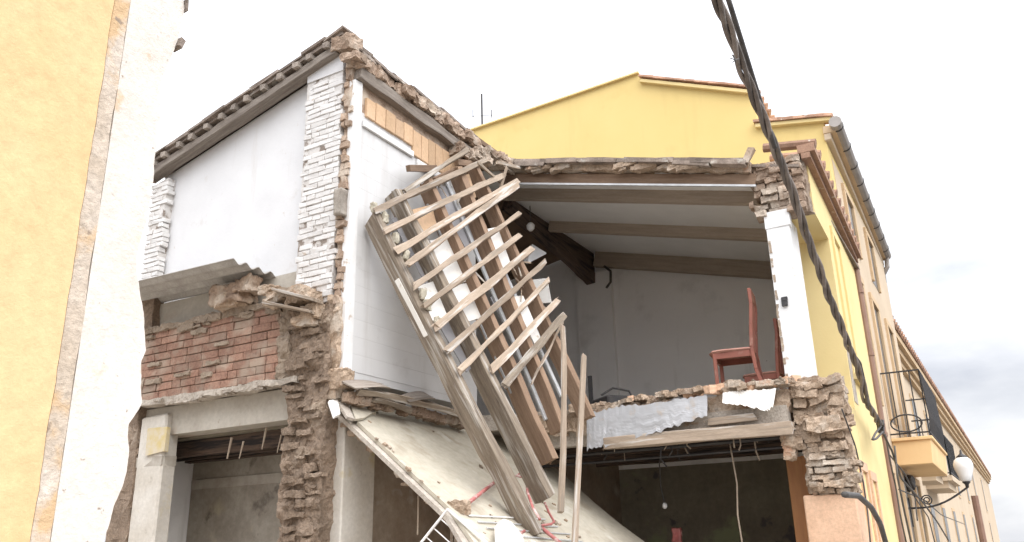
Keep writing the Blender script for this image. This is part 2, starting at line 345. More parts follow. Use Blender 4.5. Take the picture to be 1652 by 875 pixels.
M['seat_fabric'] = mat('dusty_seat_cover', (.36, .20, .155), (.28, .14, .11), 10, bump=.2)
M['black'] = mat('black_cable_sheath', (.05, .046, .044), (.09, .082, .076), 12, rough=.6, bump=.2)
M['iron'] = mat('dark_iron', (.035, .034, .036), (.055, .05, .048), 10, rough=.5, bump=.1)
M['cable'] = mat('dusty_twisted_cable', (.20, .17, .15), (.11, .092, .08), 10, rough=.7, bump=.3)
M['wire_white'] = mat('white_coated_wire', (.80, .80, .79), (.72, .70, .68), 9, rough=.4, bump=.05)
M['gutter'] = mat('grey_metal_gutter', (.34, .31, .285), (.26, .235, .215), 3, rough=.5, metal=.25, bump=.1)
M['pipe_brown'] = mat('brown_downpipe', (.27, .165, .12), (.22, .13, .095), 4, rough=.5, bump=.1)
M['globe'] = mat('milky_lamp_globe', (.80, .80, .80), (.76, .76, .77), 3, rough=.2, bump=0, spec=.5)
M['orange_wood'] = mat('orange_brown_door', (.34, .16, .06), (.26, .115, .045), 3, rough=.5, stretch=(4, 4, .6), bump=.15)
M['dark_void'] = mat('dark_window_glass', (.05, .045, .04), (.07, .06, .05), 3, rough=.25, bump=0, spec=.5)
M['asphalt'] = mat('asphalt', (.09, .087, .082), (.12, .115, .107), 5, bump=.4, bscale=60, fine=.4)
M['bounce_dust'] = mat('pale_bounce_dust', (.50, .45, .38), (.40, .34, .28), 2, bump=.8, bscale=20, fine=.4)  # rubble ground out of view, made pale to bounce light up into the rooms
M['paving'] = mat('pavement_slabs', (.36, .34, .31), (.30, .28, .26), 3, bump=.3, bscale=30, fine=.3)
M['cane'] = mat('torn_cane_and_plaster', (.36, .30, .23), (.28, .22, .17), 9, bump=.3)

# ------------------------------------------------------------------ setting
DF = 1.2            # street face of the terrace
mb = MB(); mb.quad((-300, -300, -.12), (300, -300, -.12), (300, 300, -.12), (-300, 300, -.12)); tag(build(mb, 'road', M['asphalt']), kind='structure')
mb = MB(); mb.box((-12, -.9, -.115), (90, 1.19, 0)); tag(build(mb, 'pavement', M['paving'], bevel=.02), kind='structure')
mb = MB(); mb.box((-12, 1.2, -.115), (16.6, 14, .004)); tag(build(mb, 'ground', M['bounce_dust']), kind='structure')

# ------------------------------------------------------------------ near yellow house (left edge of the picture)
ND = 1.55
nh = empty('yellow_house', (-1.5, ND + .2, 0), 'close yellow stucco house wall filling the left edge, its worn corner bared', 'house')
def ragged_strip(mb, edgeL, edgeR, y0, th, dz=.03, amp=.006, mid=3):
    pass
x_a, x_b = .918, .957
mb = MB()
zs = [i * .025 for i in range(0, 232)]
def fr(z, s, a, f=9.): return a * (noise.noise(V((s, 0, z * f))) + .5 * noise.noise(V((s, 3, z * f * 3))) + .3 * noise.noise(V((s, 9, z * f * 8))))
def strip(mb, L_, R__, y, th, zs):
    b = len(mb.v)
    for z in zs:
        l_, r_ = L_(z), R__(z)
        for q in ((l_, y, z), (r_, y, z), (r_, y + th, z), (l_, y + th, z)): mb.v.append(V(q)); mb.t.append(1.0)
    for i in range(len(zs) - 1):
        for k in range(4): mb.f.append((b + i * 4 + k, b + i * 4 + (k + 1) % 4, b + i * 4 + 4 + (k + 1) % 4, b + i * 4 + 4 + k))
    mb.f.append((b + 3, b + 2, b + 1, b)); e = b + (len(zs) - 1) * 4; mb.f.append((e, e + 1, e + 2, e + 3))
strip(mb, lambda z: -7, lambda z: x_a + fr(z, 1, .004), ND, .40, zs)
build(mb, 'wall', M['yellow_near'], nh)
mb = MB(); strip(mb, lambda z: x_a + .0028 + fr(z, 1, .0045), lambda z: x_b + fr(z, 5, .003), ND + .003, .38, zs); build(mb, 'edge_band', M['edge_band'], nh)
mb = MB(); mb.box((-7.1, ND - .12, 5.78), (.98, ND + 4.5, 5.95)); build(mb, 'roof', M['roof_tile'], nh)
# torn leaf of the next facade, still bonded to the yellow house's corner
jag = [(298, 0), (299, 20), (290, 60), (283, 80), (270, 110), (262, 130), (260, 160), (261, 190), (256, 220), (252, 250), (250, 280), (246, 310), (242, 335), (238, 360), (229, 385), (222, 415), (223, 440), (228, 470), (233, 500), (236, 540), (237, 565), (229, 585), (230, 620), (231, 650), (221, 668), (209, 685), (208, 705), (211, 725), (207, 760), (197, 790), (187, 815), (178, 845), (171, 868), (165, 890)]
jz = [(aY(px, py, ND).z, aY(px, py, ND).x) for px, py in jag]; jz.sort()
def jagx(z):
    if z <= jz[0][0]: x = jz[0][1] + (z - jz[0][0]) * .02
    elif z >= jz[-1][0]: x = jz[-1][1] - (z - jz[-1][0]) * .25
    else:
        for (za, xa), (zb, xb) in zip(jz, jz[1:]):
            if za <= z <= zb: x = xa + (xb - xa) * (z - za) / max(1e-6, zb - za); break
    return x + fr(z, 11, .0025, 25)
zs2 = [1.2 + i * .008 for i in range(0, 232)]; zs2 = [0, .4, .8] + zs2
tw = empty('torn_wall', (1.02, ND + .15, 0), 'tall strip of torn white render with a jagged edge beside the yellow stucco', 'wall')
mb = MB(); strip(mb, lambda z: x_b + .002, jagx, ND + .004, .045, zs2); build(mb, 'render_coat', M['torn_white'], tw)
mb = MB(); strip(mb, lambda z: x_b + .004, lambda z: jagx(z) - .012 + fr(z, 17, .012, 14), ND + .052, .26, zs2); build(mb, 'brick_core', M['rubble'], tw)
mb = MB()
for (p, q, h) in (((298, 2), (297, 22), .006), ((290, 66), (284, 78), .012)):
    a, b_ = aY(*p, ND + .01), aY(*q, ND + .01); mb.bar(a, b_, .03, h, (1, 0, 0), jit=.003)
build(mb, 'slate_chip', M['roof_tile'], tw)

# ------------------------------------------------------------------ the ruined house
XC, YS = 5.45, 4.92                 # plane of the rear cross wall, plane of the spine wall
XB = 12.0                           # far party wall
ZF = 3.0                            # upper floor
rh = empty('ruined_house', (8, 5, 0), 'half collapsed two storey house torn open to show white rooms, brick piers and broken roof', 'house')
X3 = (V((1, 0, 0)), V((0, 1, 0)), V((0, 0, 1)))
# spine wall, upper storey with pale boarding
mb = MB(); mb.box((5.56, YS, 3.08), (7.72, YS + .25, 5.72)); sw = build(mb, 'spine_wall', M['tile_white'], rh)
mb = MB()
for i in range(16):
    z = 3.15 + i * .165
    mb.box((5.57, YS - .004, z), (7.71, YS - .0005, z + .1642), rnd(.99, 1.01))
build(mb, 'wall_boarding', M['tile_white'], sw)
mb = MB(); mb.box((5.56, YS + .004, 5.721), (7.72, YS + .24, 6.25)); build(mb, 'upper_band', M['rubble'], sw)
# tan facing pieces under the ridge, with white fillet below
mb = MB(); a = aY(582, 150, YS - .03); b_ = aY(735, 250, YS - .03)
x = 5.66; k = 0
while x < 7.35:
    wd = rnd(.13, .165); top = 5.97 + rnd(-.01, .02); low = 5.70 + (0 if x > 6.55 else .0)
    if not (6.28 < x < 6.40): mb.box((x, YS - .03, low + (.06 if x < 6.4 else -.04)), (x + wd - .008, YS + .003, top), rnd(.86, 1.12), .003)
    x += wd
build(mb, 'wood_facing', M['wood_tile'], sw, bevel=.004)
mb = MB(); mb.box((5.62, YS - .035, 5.63), (6.45, YS - .0065, 5.70)); mb.box((6.52, YS - .035, 5.56), (7.2, YS - .0065, 5.64)); build(mb, 'white_fillet', M['trim_white'], sw, bevel=.004)
mb = MB(); mb.box((5.485, YS - .022, 3.05), (5.595, YS + .06, 6.10), jit=.006); build(mb, 'corner_trim', M['trim_white'], sw, bevel=.004)
# ridge: rotten beam and a crest of broken tile and mortar
timber('ridge_beam', (5.5, YS - .02, 6.17), (7.65, YS - .03, 6.12), .12, .13, (0, 0, 1), M['timber_grey'], rh, seg=14, jit=.012)
mb = MB()
for i in range(46):
    x = 5.42 + i * .05; mb.lump((x, YS + rnd(-.04, .05), 6.30 + rnd(-.025, .02)), (rnd(.05, .09), rnd(.07, .12), rnd(.035, .07)), .03, 9, 3, tone=rnd(.6, 1.1), seed=i)
build(mb, 'ridge_rubble', M['rubble'], rh)
mb = MB()
for i in range(12):
    x = 5.5 + i * .18; zt = 6.42 + rnd(-.02, .02); r = .09
    pts = [(math.cos(t) * r, math.sin(t) * r) for t in [math.pi * q / 6 for q in range(7)]]
    for (y0, z0), (y1, z1) in zip(pts, pts[1:]):
        mb.prism([(x, YS + y0, zt + z0 - .05), (x + .2, YS + y0, zt + z0 - .065), (x + .2, YS + y1, zt + z1 - .065), (x, YS + y1, zt + z1 - .05)], V((0, y0 * .15, z0 * .15 + .004)), rnd(.7, 1.15))
build(mb, 'ridge_tiles', M['roof_tile'], rh)
# rear cross wall (white gable half) between two whitewashed brick piers
gy0, gy1 = 5.50, 7.72
def slopez(y, z0=6.56, y0=5.05, z1=5.86, y1=7.9): return z0 + (z1 - z0) * (y - y0) / (y1 - y0)
mb = MB(); mb.prism([(5.56, gy0 - .1, 3.9), (5.56, gy1 + .1, 3.9), (5.56, gy1 + .1, slopez(gy1 + .1) - .10), (5.56, gy0 - .1, slopez(gy0 - .1) - .10)], (.24, 0, 0)); build(mb, 'gable_wall', M['plaster'], rh)
bp = MB(); bp.prism([(5.462, 5.06, 3.80), (5.462, 5.52, 3.80), (5.462, 5.535, 6.36), (5.462, 5.05, 6.45)], (.3, 0, 0)); pier = build(bp, 'brick_pier', M['mortar_white'], rh)
mb = MB(); bricks(mb, (5.45, 5.035, 3.80), (0, 1, 0), (0, 0, 1), (-1, 0, 0), .50, 2.44, .20, .050, .007, .09, .005, .005, .07, .03, .05, (.95, 1.04))
build(mb, 'brickwork', M['white_brick'], pier, bevel=.004)
mb = MB(); mb.box((5.44, 5.05, 6.24), (5.5, 5.53, 6.47), jit=.01); build(mb, 'plaster_cap', M['plaster'], pier)
# brown broken return of the pier
mb = MB(); bricks(mb, (5.452, 5.03, 3.75), (-.0, -1, 0), (0, 0, 1), (-1, 0, 0), .10, 2.5, .12, .062, .014, .14, .018, .010, .05, .0, .05, (.8, 1.2), False)
mb.lump((5.53, 4.99, 4.95), (.045, .05, 1.3), .018, 6, 40, seed=3)
build(mb, 'broken_return', M['rubble'], pier)
mb = MB(); mb.lump((5.44, 4.975, 4.75), (.05, .045, .14), .012, 5, 6, tone=.6); build(mb, 'stone_corbel', M['concrete'], pier, smooth=True)
bp = MB(); bp.prism([(5.462, 7.66, 3.9), (5.462, 7.86, 3.9), (5.462, 7.86, 5.66), (5.462, 7.62, 5.70)], (.3, 0, 0)); pier2 = build(bp, 'brick_pier', M['mortar_white'], rh)
mb = MB(); bricks(mb, (5.45, 7.60, 3.9), (0, 1, 0), (0, 0, 1), (-1, 0, 0), .29, 1.78, .20, .050, .007, .09, .005, .005, .07, .05, .02, (.95, 1.04))
build(mb, 'brickwork', M['white_brick'], pier2, bevel=.004)
# verge of the rear roof: beam, poking batten ends, tile layer
def sl(y, dz, x=5.40): return V((x, y, slopez(y) + dz))
timber('verge_beam', sl(5.10, -.09, 5.44), sl(7.93, -.09, 5.44), .14, .09, (0, 0, 1), M['timber_grey'], rh, seg=16, jit=.010)
mb = MB()
for i in range(13):
    y = 5.2 + i * .215 + rnd(-.03, .03); q = sl(y, -.005, 5.45); mb = MB(); mb.obox(q, X3, (.12, .035, .032), rnd(.8, 1.3), .006); build(mb, 'batten_end', M['timber_grey'], rh)
mb = MB(); mb.prism([sl(5.0, .015, 5.36), sl(7.95, .015, 5.36), sl(7.95, .055, 5.36), sl(5.0, .055, 5.36)], (.5, 0, 0), .8)
y = 4.98
while y < 7.9:
    l = rnd(.22, .42); q = sl(y + l / 2, .075 + rnd(-.008, .010), 5.44)
    d = (sl(8, 0) - sl(5, 0)).normalized(); up = V((1, 0, 0)).cross(d)
    mb.obox(q, (V((1, 0, 0)), d, up if up.z > 0 else -up), (rnd(.09, .13), l / 2 + .02, rnd(.014, .024)), rnd(.65, 1.15), .008); y += l
build(mb, 'verge_tiles', M['roof_tile'], rh)
mb = MB(); mb.lump((5.46, 5.02, 6.50), (.10, .12, .075), .03, 6, 6, tone=.8); build(mb, 'verge_lump', M['rubble'], rh)
mb = MB(); mb.lump((5.42, 7.92, 5.80), (.06, .06, .10), .02, 8, 5, tone=.7); build(mb, 'verge_lump', M['rubble'], rh)
# rear roof plane (its brown underside shows past the beam)
mb = MB(); mb.prism([(5.66, 4.95, 6.46), (5.66, 8.0, 5.88), (5.66, 8.0, 5.93), (5.66, 4.95, 6.52)], (6.33, 0, 0)); rr = build(mb, 'rear_roof', M['roof_under'], rh)
def rz0(y): return 5.188 + (5.919 - 5.188) / (4.548 - 1.737) * (y - 1.737) + .154
# ridge beam that still spans the open room
timber('main_beam', aY(818, 330, 5.32), aY(956, 452, 5.32), .15, .17, (0, 0, 1), M['timber_dark'], rh, seg=14, jit=.02)
q0, q1 = aY(818, 330, 5.32), aY(956, 452, 5.32)
mb = MB(); mb.prism([q0 + V((0, -.035, .06)), V((11.99, 5.285, q1.z)), V((11.99, 5.285, rz0(5.285))), V((q0.x, 5.285, rz0(5.285)))], (0, .07, 0)); build(mb, 'beam_boarding', M['timber_dark'], rh)
# far party wall with a shallow pilaster; rear outer wall
mb = MB(); mb.box((XB, 1.66, ZF - .3), (XB + .18, 8.0, 6.4)); mb.box((XB - .10, 4.98, ZF), (XB - .0005, 5.60, 5.90)); build(mb, 'party_wall', M['grey_plaster'], rh)
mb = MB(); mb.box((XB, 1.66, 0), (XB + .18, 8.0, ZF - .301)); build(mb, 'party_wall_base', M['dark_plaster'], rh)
mb = MB(); mb.box((5.75, 7.86, 0), (XB, 8.1, 5.8)); build(mb, 'rear_wall', M['grey_plaster'], rh)
# upper floor that is left, with its broken edge
mb = MB()
edge = [(5.75, 5.18), (7.6, 5.18), (7.85, 4.6), (8.05, 4.1), (8.12, 3.5), (8.10, 2.9), (8.16, 2.3), (8.14, 1.66)]
mb.prism([(x, y, ZF - .17) for x, y in edge] + [(XB - .001, 1.66, ZF - .17), (XB - .001, 7.85, ZF - .17), (5.75, 7.85, ZF - .17)], (0, 0, .17)); build(mb, 'upper_floor', M['concrete'], rh)
mb = MB()
for (x0, y0), (x1, y1) in zip(edge[2:], edge[3:]):
    n_ = 5
    for i in range(n_):
        u = (i + .5) / n_; mb.lump((x0 + (x1 - x0) * u, y0 + (y1 - y0) * u, ZF - .13 + rnd(-.02, .02)), (.07, abs(y1 - y0) / n_ * .62, rnd(.09, .15)), .03, 8, 5, seed=i + int(y0 * 10), tone=rnd(.8, 1.1))
build(mb, 'broken_edge', M['rubble_light'], rh)
# ground floor ceiling joists (they run from the street to the back)
for i, x in enumerate((8.55, 8.95, 9.4, 9.9, 10.5, 11.2)):
    timber('joist', (x, 1.66, ZF - .245), (x, 7.8, ZF - .245), .07, .13, (0, 0, 1), M['timber_dark'], rh, seg=10, jit=.01)
mb = MB(); mb.tube([(8.32, 1.7, 2.56), (8.32, 4.6, 2.55)], .018); mb.tube([(8.36, 1.7, 2.47), (8.36, 4.7, 2.46)], .014); build(mb, 'ceiling_rod', M['iron'], rh)
# spine wall on the ground floor: end pier with plaster return, recess under the fallen floor
mb = MB(); mb.box((5.56, YS, 0), (5.99, YS + .3, 3.03)); 
build(mb, 'spine_pier', M['pillar_plaster'], rh, bevel=.01)
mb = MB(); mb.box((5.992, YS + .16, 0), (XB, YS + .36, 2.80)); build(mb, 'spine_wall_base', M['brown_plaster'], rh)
# mud and brick stump under the corner
mb = MB(); mb.lump((5.49, 5.245, 1.85), (.10, .235, 1.9), .045, 5.5, 110, seed=8, tone=1.0)
for i in range(55):
    z = rnd(.9, 3.7); mb.lump((5.40 + rnd(-.012, .02), 5.24 + rnd(-.19, .17), z), (.05, rnd(.04, .12), rnd(.012, .034)), .018, 11, 4, tone=rnd(.8, 1.2), seed=i)
build(mb, 'stump_pier', M['mud'], rh)
mb = MB(); mb.lump((5.50, 5.01, 3.35), (.07, .07, .48), .035, 6, 16, seed=5); mb.lump((5.52, 4.95, 3.06), (.10, .09, .08), .03, 7, 7, seed=9); build(mb, 'crumbled_corner', M['rubble_light'], rh)
# ledge of smashed concrete on top of the stump
mb = MB()
for (px, py, hx, hy, hz, s) in ((440, 470, .10, .09, .05, 1), (470, 478, .13, .22, .045, 2), (492, 482, .12, .14, .06, 3), (455, 488, .12, .13, .035, 4), (510, 505, .09, .09, .06, 5), (500, 520, .10, .12, .05, 6), (380, 488, .12, .16, .06, 7)):
    mb = MB(); mb.lump(aX(px, py, 5.38), (hx, hy, hz), .03, 6, 9, seed=s, tone=rnd(.85, 1.15)); build(mb, 'broken_ledge', M['rubble_light'], rh)
for (p, q, t_) in (((432, 490), (508, 505), .025), ((446, 470), (514, 486), .03)):
    timber('broken_slat', aX(*p, 5.26), aX(*q, 5.28), .16, t_, (0, .2, 1), M['timber_pale'], rh, rag=.02)
# red brick parapet and slab over the lower opening
mb = MB(); mb.box((5.435, 5.52, 3.12), (5.55, 7.78, 3.86)); pa = build(mb, 'brick_parapet', M['mortar'], rh)
mb = MB(); bricks(mb, (5.415, 5.56, 3.13), (0, 1, 0), (0, 0, 1), (-1, 0, 0), 2.14, .76, .235, .074, .007, .06, .004, .004, .012, .05, .10, (.80, 1.15)); build(mb, 'brickwork', M['red_brick'], pa, bevel=.004)
mb = MB()
mb.lump((5.44, 6.62, 3.87), (.05, 1.12, .035), .035, 5, 50, seed=3)
for i in range(16): mb.lump((5.405, 5.55 + rnd(0, 2.1), 3.84 + rnd(-.05, .04)), (.02, rnd(.03, .13), rnd(.01, .04)), .02, 9, 5, seed=i, tone=rnd(.85, 1.1))
mb.lump((5.43, 5.56, 3.48), (.045, .07, .36), .045, 7, 16, seed=9)
for i in range(7): mb.lump((5.405, rnd(5.8, 7.6), rnd(3.2, 3.75)), (.014, rnd(.04, .12), rnd(.015, .035)), .015, 9, 5, seed=i + 70)
build(mb, 'mortar_crest', M['mortar'], pa)
mb = MB(); mb.lump((5.46, 6.5, 3.085), (.12, 1.16, .028), .022, 4, 40, seed=2, tone=.85)
for i in range(14): mb.lump((5.37 + rnd(-.02, .02), 5.5 + rnd(0, 2.1), 3.065 + rnd(-.015, .02)), (.04, rnd(.03, .16), rnd(.01, .03)), .022, 8, 5, seed=i, tone=rnd(.8, 1.1))
build(mb, 'slab_edge', M['concrete'], rh)
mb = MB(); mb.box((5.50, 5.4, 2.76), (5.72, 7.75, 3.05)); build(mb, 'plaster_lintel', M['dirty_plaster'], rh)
mb = MB(); mb.box((5.52, 5.5, 3.87), (5.555, 7.74, 4.20)); build(mb, 'shaded_band', M['dirty_plaster'], rh)  # wall under the corrugated sheet, its shade put into a darker plaster colour
# plaster column and rough wall end at the left of the lower opening
mb = MB(); mb.box((5.44, 7.16, 0), (5.62, 7.56, 2.97), jit=.012); cp = build(mb, 'column', M['pillar_plaster'], rh, bevel=.02)
mb = MB(); mb.box((5.432, 7.155, 2.46), (5.60, 7.565, 2.55), jit=.008); build(mb, 'dirt_band', M['grime'], cp)
mb = MB(); mb.box((5.430, 7.10, 2.57), (5.45, 7.40, 2.84), jit=.02); build(mb, 'yellow_patch', M['old_yellow'], cp)
mb = MB(); mb.box((6.368, 5.32, 2.30), (6.379, 7.84, 2.40)); build(mb, 'dirt_band', M['grime'], rh)
mb = MB(); mb.lump((5.52, 7.72, 2.2), (.09, .16, 2.1), .035, 4, 36, seed=4)
bricks(mb, (5.44, 7.55, .8), (0, 1, 0), (0, 0, 1), (-1, 0, 0), .28, 2.15, .22, .055, .02, .1, .02, .01, .06, .03, .05, (.7, 1.15))
build(mb, 'wall_end', M['mud'], rh)
# the rear ground floor room
mb = MB(); mb.box((6.38, 5.3, 0), (6.5, 7.85, 2.60)); build(mb, 'back_partition', M['dark_stained_plaster'], rh)
for x in (5.86, 6.08, 6.30):
    timber('joist', (x, 5.3, 2.66), (x, 7.85, 2.66), .08, .16, (0, 0, 1), M['timber_dark'], rh, seg=8, jit=.01)
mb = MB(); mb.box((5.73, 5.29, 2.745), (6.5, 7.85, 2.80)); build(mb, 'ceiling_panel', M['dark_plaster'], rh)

# front roof remnant over the open room
P0 = V((8.2, 1.737, 5.188)); SL = (5.919 - 5.188) / (4.548 - 1.737); NR = V((0, -SL, 1)).normalized()
def rz(y, dz=0): return P0.z + SL * (y - P0.y) + dz
mb = MB(); mb.prism([(8.17, 1.25, rz(1.25, .195)), (8.17, 5.3, rz(5.3, .195)), (8.17, 5.3, rz(5.3, .225)), (8.17, 1.25, rz(1.25, .225))], (4.02, 0, 0)); fr_ = build(mb, 'front_roof', M['roof_tile'], rh)
mb = MB(); mb.prism([(8.22, 1.68, rz(1.68, .155)), (8.22, 5.45, rz(5.45, .155)), (8.22, 5.45, rz(5.45, .17)), (8.22, 1.68, rz(1.68, .17))], (3.77, 0, 0)); build(mb, 'ceiling', M['ceiling'], rh)
timber('verge_rafter', (8.19, 1.70, rz(1.70, .045)), (8.19, 4.80, rz(4.80, .045)), .05, .13, (0, 0, 1), M['timber_brown'], rh, seg=10, jit=.004)
mb = MB(); mb.bar((8.15, 1.70, rz(1.70, -.035)), (8.15, 4.70, rz(4.7, -.035)), .03, .022); build(mb, 'metal_edge', M['channel'], rh)
for x, w_, hh in ((8.86, .09, .155), (10.28, .09, .155), (11.9, .12, .25)):
    timber('ceiling_rafter', (x, 1.68, rz(1.68, .155 - hh / 2)), (x, 5.22, rz(5.22, .155 - hh / 2)), w_, hh, (0, 0, 1), M['rafter_room'], rh, seg=10, jit=.003)
# broken tile courses along the cut verge
mb = MB(); y = 1.75
while y < 4.75:
    l = rnd(.18, .40); mb.obox((8.13 + rnd(-.02, .02), y + l / 2, rz(y + l / 2, .225 + rnd(-.012, .012))), (X3[0], V((0, 1, SL)).normalized(), V((0, -SL, 1)).normalized()), (.10, l / 2 + .01, rnd(.022, .038)), rnd(.75, 1.2), .010); y += l
y = 1.75
while y < 4.7:
    l = rnd(.25, .5); mb.obox((8.12 + rnd(-.03, .03), y + l / 2, rz(y + l / 2, .205 + rnd(-.02, .03))), (X3[0], V((0, 1, SL + rnd(-.04, .04))).normalized(), V((0, -SL, 1)).normalized()), (.11, l / 2, rnd(.014, .028)), rnd(.9, 1.5), .008); y += l + rnd(-.01, .03)
build(mb, 'verge_tiles', M['roof_tile'], fr_)
mb = MB(); yd = V((0, 1, SL)).normalized(); mb.lump((8.17, 3.25, rz(3.25, .175)), (.06, 1.58, .045), .03, 6, 70, ax=(X3[0], yd, X3[0].cross(yd)), seed=6); build(mb, 'verge_mortar', M['rubble_light'], fr_)
mb = MB()
for i in range(17):
    y = rnd(1.8, 4.7); mb.lump((8.08, y, rz(y, .15 + rnd(-.02, .05))), (rnd(.03, .05), rnd(.04, .14), rnd(.015, .035)), .02, 9, 4, seed=i, tone=rnd(.75, 1.15)); build(mb, 'mortar_bit', M['rubble_light'], fr_); mb = MB()
mb = MB(); mb.obox(aX(1207, 252, 8.08), (X3[0], V((0, .9, .5)).normalized(), V((0, -.5, .9)).normalized()), (.03, .035, .085), 1, .012); build(mb, 'mortar_shard', M['rubble_light'], fr_)
# masonry end of the eaves wall
mb = MB()
for r in range(8):
    z = 4.84 + r * .075; y = 1.24
    while y < 1.70:
        l = rnd(.09, .2); mb.lump((8.30 + rnd(-.035, .035), y + l / 2, z + rnd(-.008, .008)), (.10, min(l, 1.74 - y) / 2, .033), .016, 11, 5, tone=rnd(.6, 1.1), seed=r + y); y += l + .012
mb.lump((8.37, 1.46, 5.12), (.09, .24, .30), .03, 6, 10, seed=6, tone=.7); mb.lump((8.27, 1.60, 5.30), (.08, .12, .10), .04, 6, 7, seed=2, tone=.75)
build(mb, 'eaves_masonry', M['rubble'], rh)
# facade: window opening, jamb, wall beyond
XO = 9.35
mb = MB()
XE = 12.17
def dfx(x): return DF + (x - 8.3) * .030
def fbox(mb, x0, x1, z0, z1, o, yi): mb.prism([(x0, dfx(x0) + o, z0), (x1, dfx(x1) + o, z0), (x1, yi, z0), (x0, yi, z0)], (0, 0, z1 - z0))
fbox(mb, 8.42, XO, 4.83, 5.47, 0, 1.65); fbox(mb, XO, XE, 0, 5.47, 0, 1.65); fbox(mb, 8.46, XO - .001, 2.0, 2.9, .001, 1.60); fbox(mb, 8.63, XO - .001, 0, 2.0, .001, 1.60)
fw = build(mb, 'facade_wall', M['yellow_facade'], rh)
mb = MB(); mb.bar((8.22, dfx(8.22) - .03, 5.47), (XE, dfx(XE) - .03, 5.47), .17, .09); mb.bar((8.22, dfx(8.22) - .02, 5.39), (XE, dfx(XE) - .02, 5.39), .09, .06)
for i in range(13): mb.tube([(8.3 + i * .3, dfx(8.3 + i * .3) - .13, 5.53), (8.3 + i * .3, DF + .4, 5.62)], .05, 8, rnd(.8, 1.2))
build(mb, 'cornice', M['terracotta'], fw)
mb = MB(); mb.box((8.20, 1.44, 3.02), (8.30, 1.665, 4.83), jit=.006); mb.box((8.302, 1.45, 3.02), (8.72, 1.49, 4.80)); mb.box((8.19, 1.42, 4.66), (8.31, 1.675, 4.84), jit=.004)
dj = build(mb, 'door_jamb', M['trim_white'], rh, bevel=.004)
mb = MB(); mb.lump(aX(1266, 487, 8.19), (.02, .028, .045), .008, 9, 4); build(mb, 'lock_plate', M['iron'], dj)
mb = MB()
for i in range(9):
    z = 3.1 + i * .17; mb = MB(); mb.lump((8.197, 1.655 + rnd(-.01, .005), z), (.008, .012, rnd(.03, .09)), .008, 12, 4, seed=i); build(mb, 'split_edge', M['timber_pale'], dj)
# brick stub below the jamb and rendered pier under it
mb = MB()
for r in range(17):
    z = 2.03 + r * .062; off = .05 * noise.noise(V((r * .7, 4, 0))); y = 1.16 + off + (.06 if r < 8 else 0)
    e = 1.60 + off + (.0 if r > 9 else -.08)
    while y < e:
        l = rnd(.11, .25); up_ = r > 7; ll_ = min(l, e - y + .03) / 2
        if up_ and rnd(0, 1) < .25: y += l; continue
        an = rnd(-.28, .28) if up_ else rnd(-.06, .06); ax_ = (V((1, 0, 0)), V((0, math.cos(an), math.sin(an))), V((0, -math.sin(an), math.cos(an))))
        mb.lump((8.27 + rnd(-.06, .05), y + ll_, z + (rnd(-.03, .03) if up_ else 0)), (.14, ll_ * (rnd(.6, 1.1) if up_ else 1), rnd(.024, .05) if up_ else rnd(.019, .028)), .022 if up_ else .013, 10, 5, ax=ax_, tone=rnd(.7, 1.25), seed=r + y); y += l + .014
mb.lump((8.30, 1.38, 2.55), (.115, .205, .53), .045, 6, 34, seed=12, tone=.95)
for i in range(30): mb.lump((8.17 + rnd(-.02, .03), rnd(1.17, 1.60), rnd(2.05, 3.02)), (rnd(.03, .07), rnd(.03, .11), rnd(.015, .05)), .03, 9, 5, seed=i + 30, tone=rnd(.75, 1.25))
mb.lump((8.14, 1.66, 2.50), (.07, .10, .06), .04, 7, 6, seed=91); mb.lump((8.14, 1.70, 2.40), (.05, .05, .07), .03, 8, 5, seed=92, tone=1.2); mb.lump((8.13, 1.36, 2.62), (.09, .15, .07), .03, 7, 7, seed=93, tone=1.15)
build(mb, 'brick_stub', M['rubble_light'], rh)
mb = MB(); mb.box((8.18, 1.185, 0), (8.62, 1.645, 2.0)); build(mb, 'rendered_pier', M['peach'], rh, bevel=.012)
mb = MB(); mb.box((8.60, 1.655, 0), (8.95, 1.70, 2.40)); mb.box((8.66, 1.702, 0), (8.72, 1.86, 2.40)); build(mb, 'shutter', M['orange_wood'], rh, bevel=.004)
# street face details: lower window with peach frame, small window, bare patch
for (x0, x1, z0, z1) in ((8.95, 9.35, .9, 2.25), (9.75, 10.15, .9, 2.2), (9.75, 10.25, 3.35, 5.0)):
    mb = MB()
    fbox(mb, x0 - .09, x0, z0, z1, -.025, DF + .2); fbox(mb, x1, x1 + .09, z0, z1, -.025, DF + .2); fbox(mb, x0 - .09, x1 + .09, z1 + .001, z1 + .1, -.027, DF + .2); fbox(mb, x0 - .12, x1 + .12, z0 - .08, z0 - .001, -.05, DF + .2)
    wf = build(mb, 'window', M['peach'] if z1 < 3 else M['yellow_facade'], fw, bevel=.004)
mb = MB(); fbox(mb, 9.42, 9.72, 3.0, 3.62, -.006, DF + .1); build(mb, 'bare_patch', M['concrete'], fw)

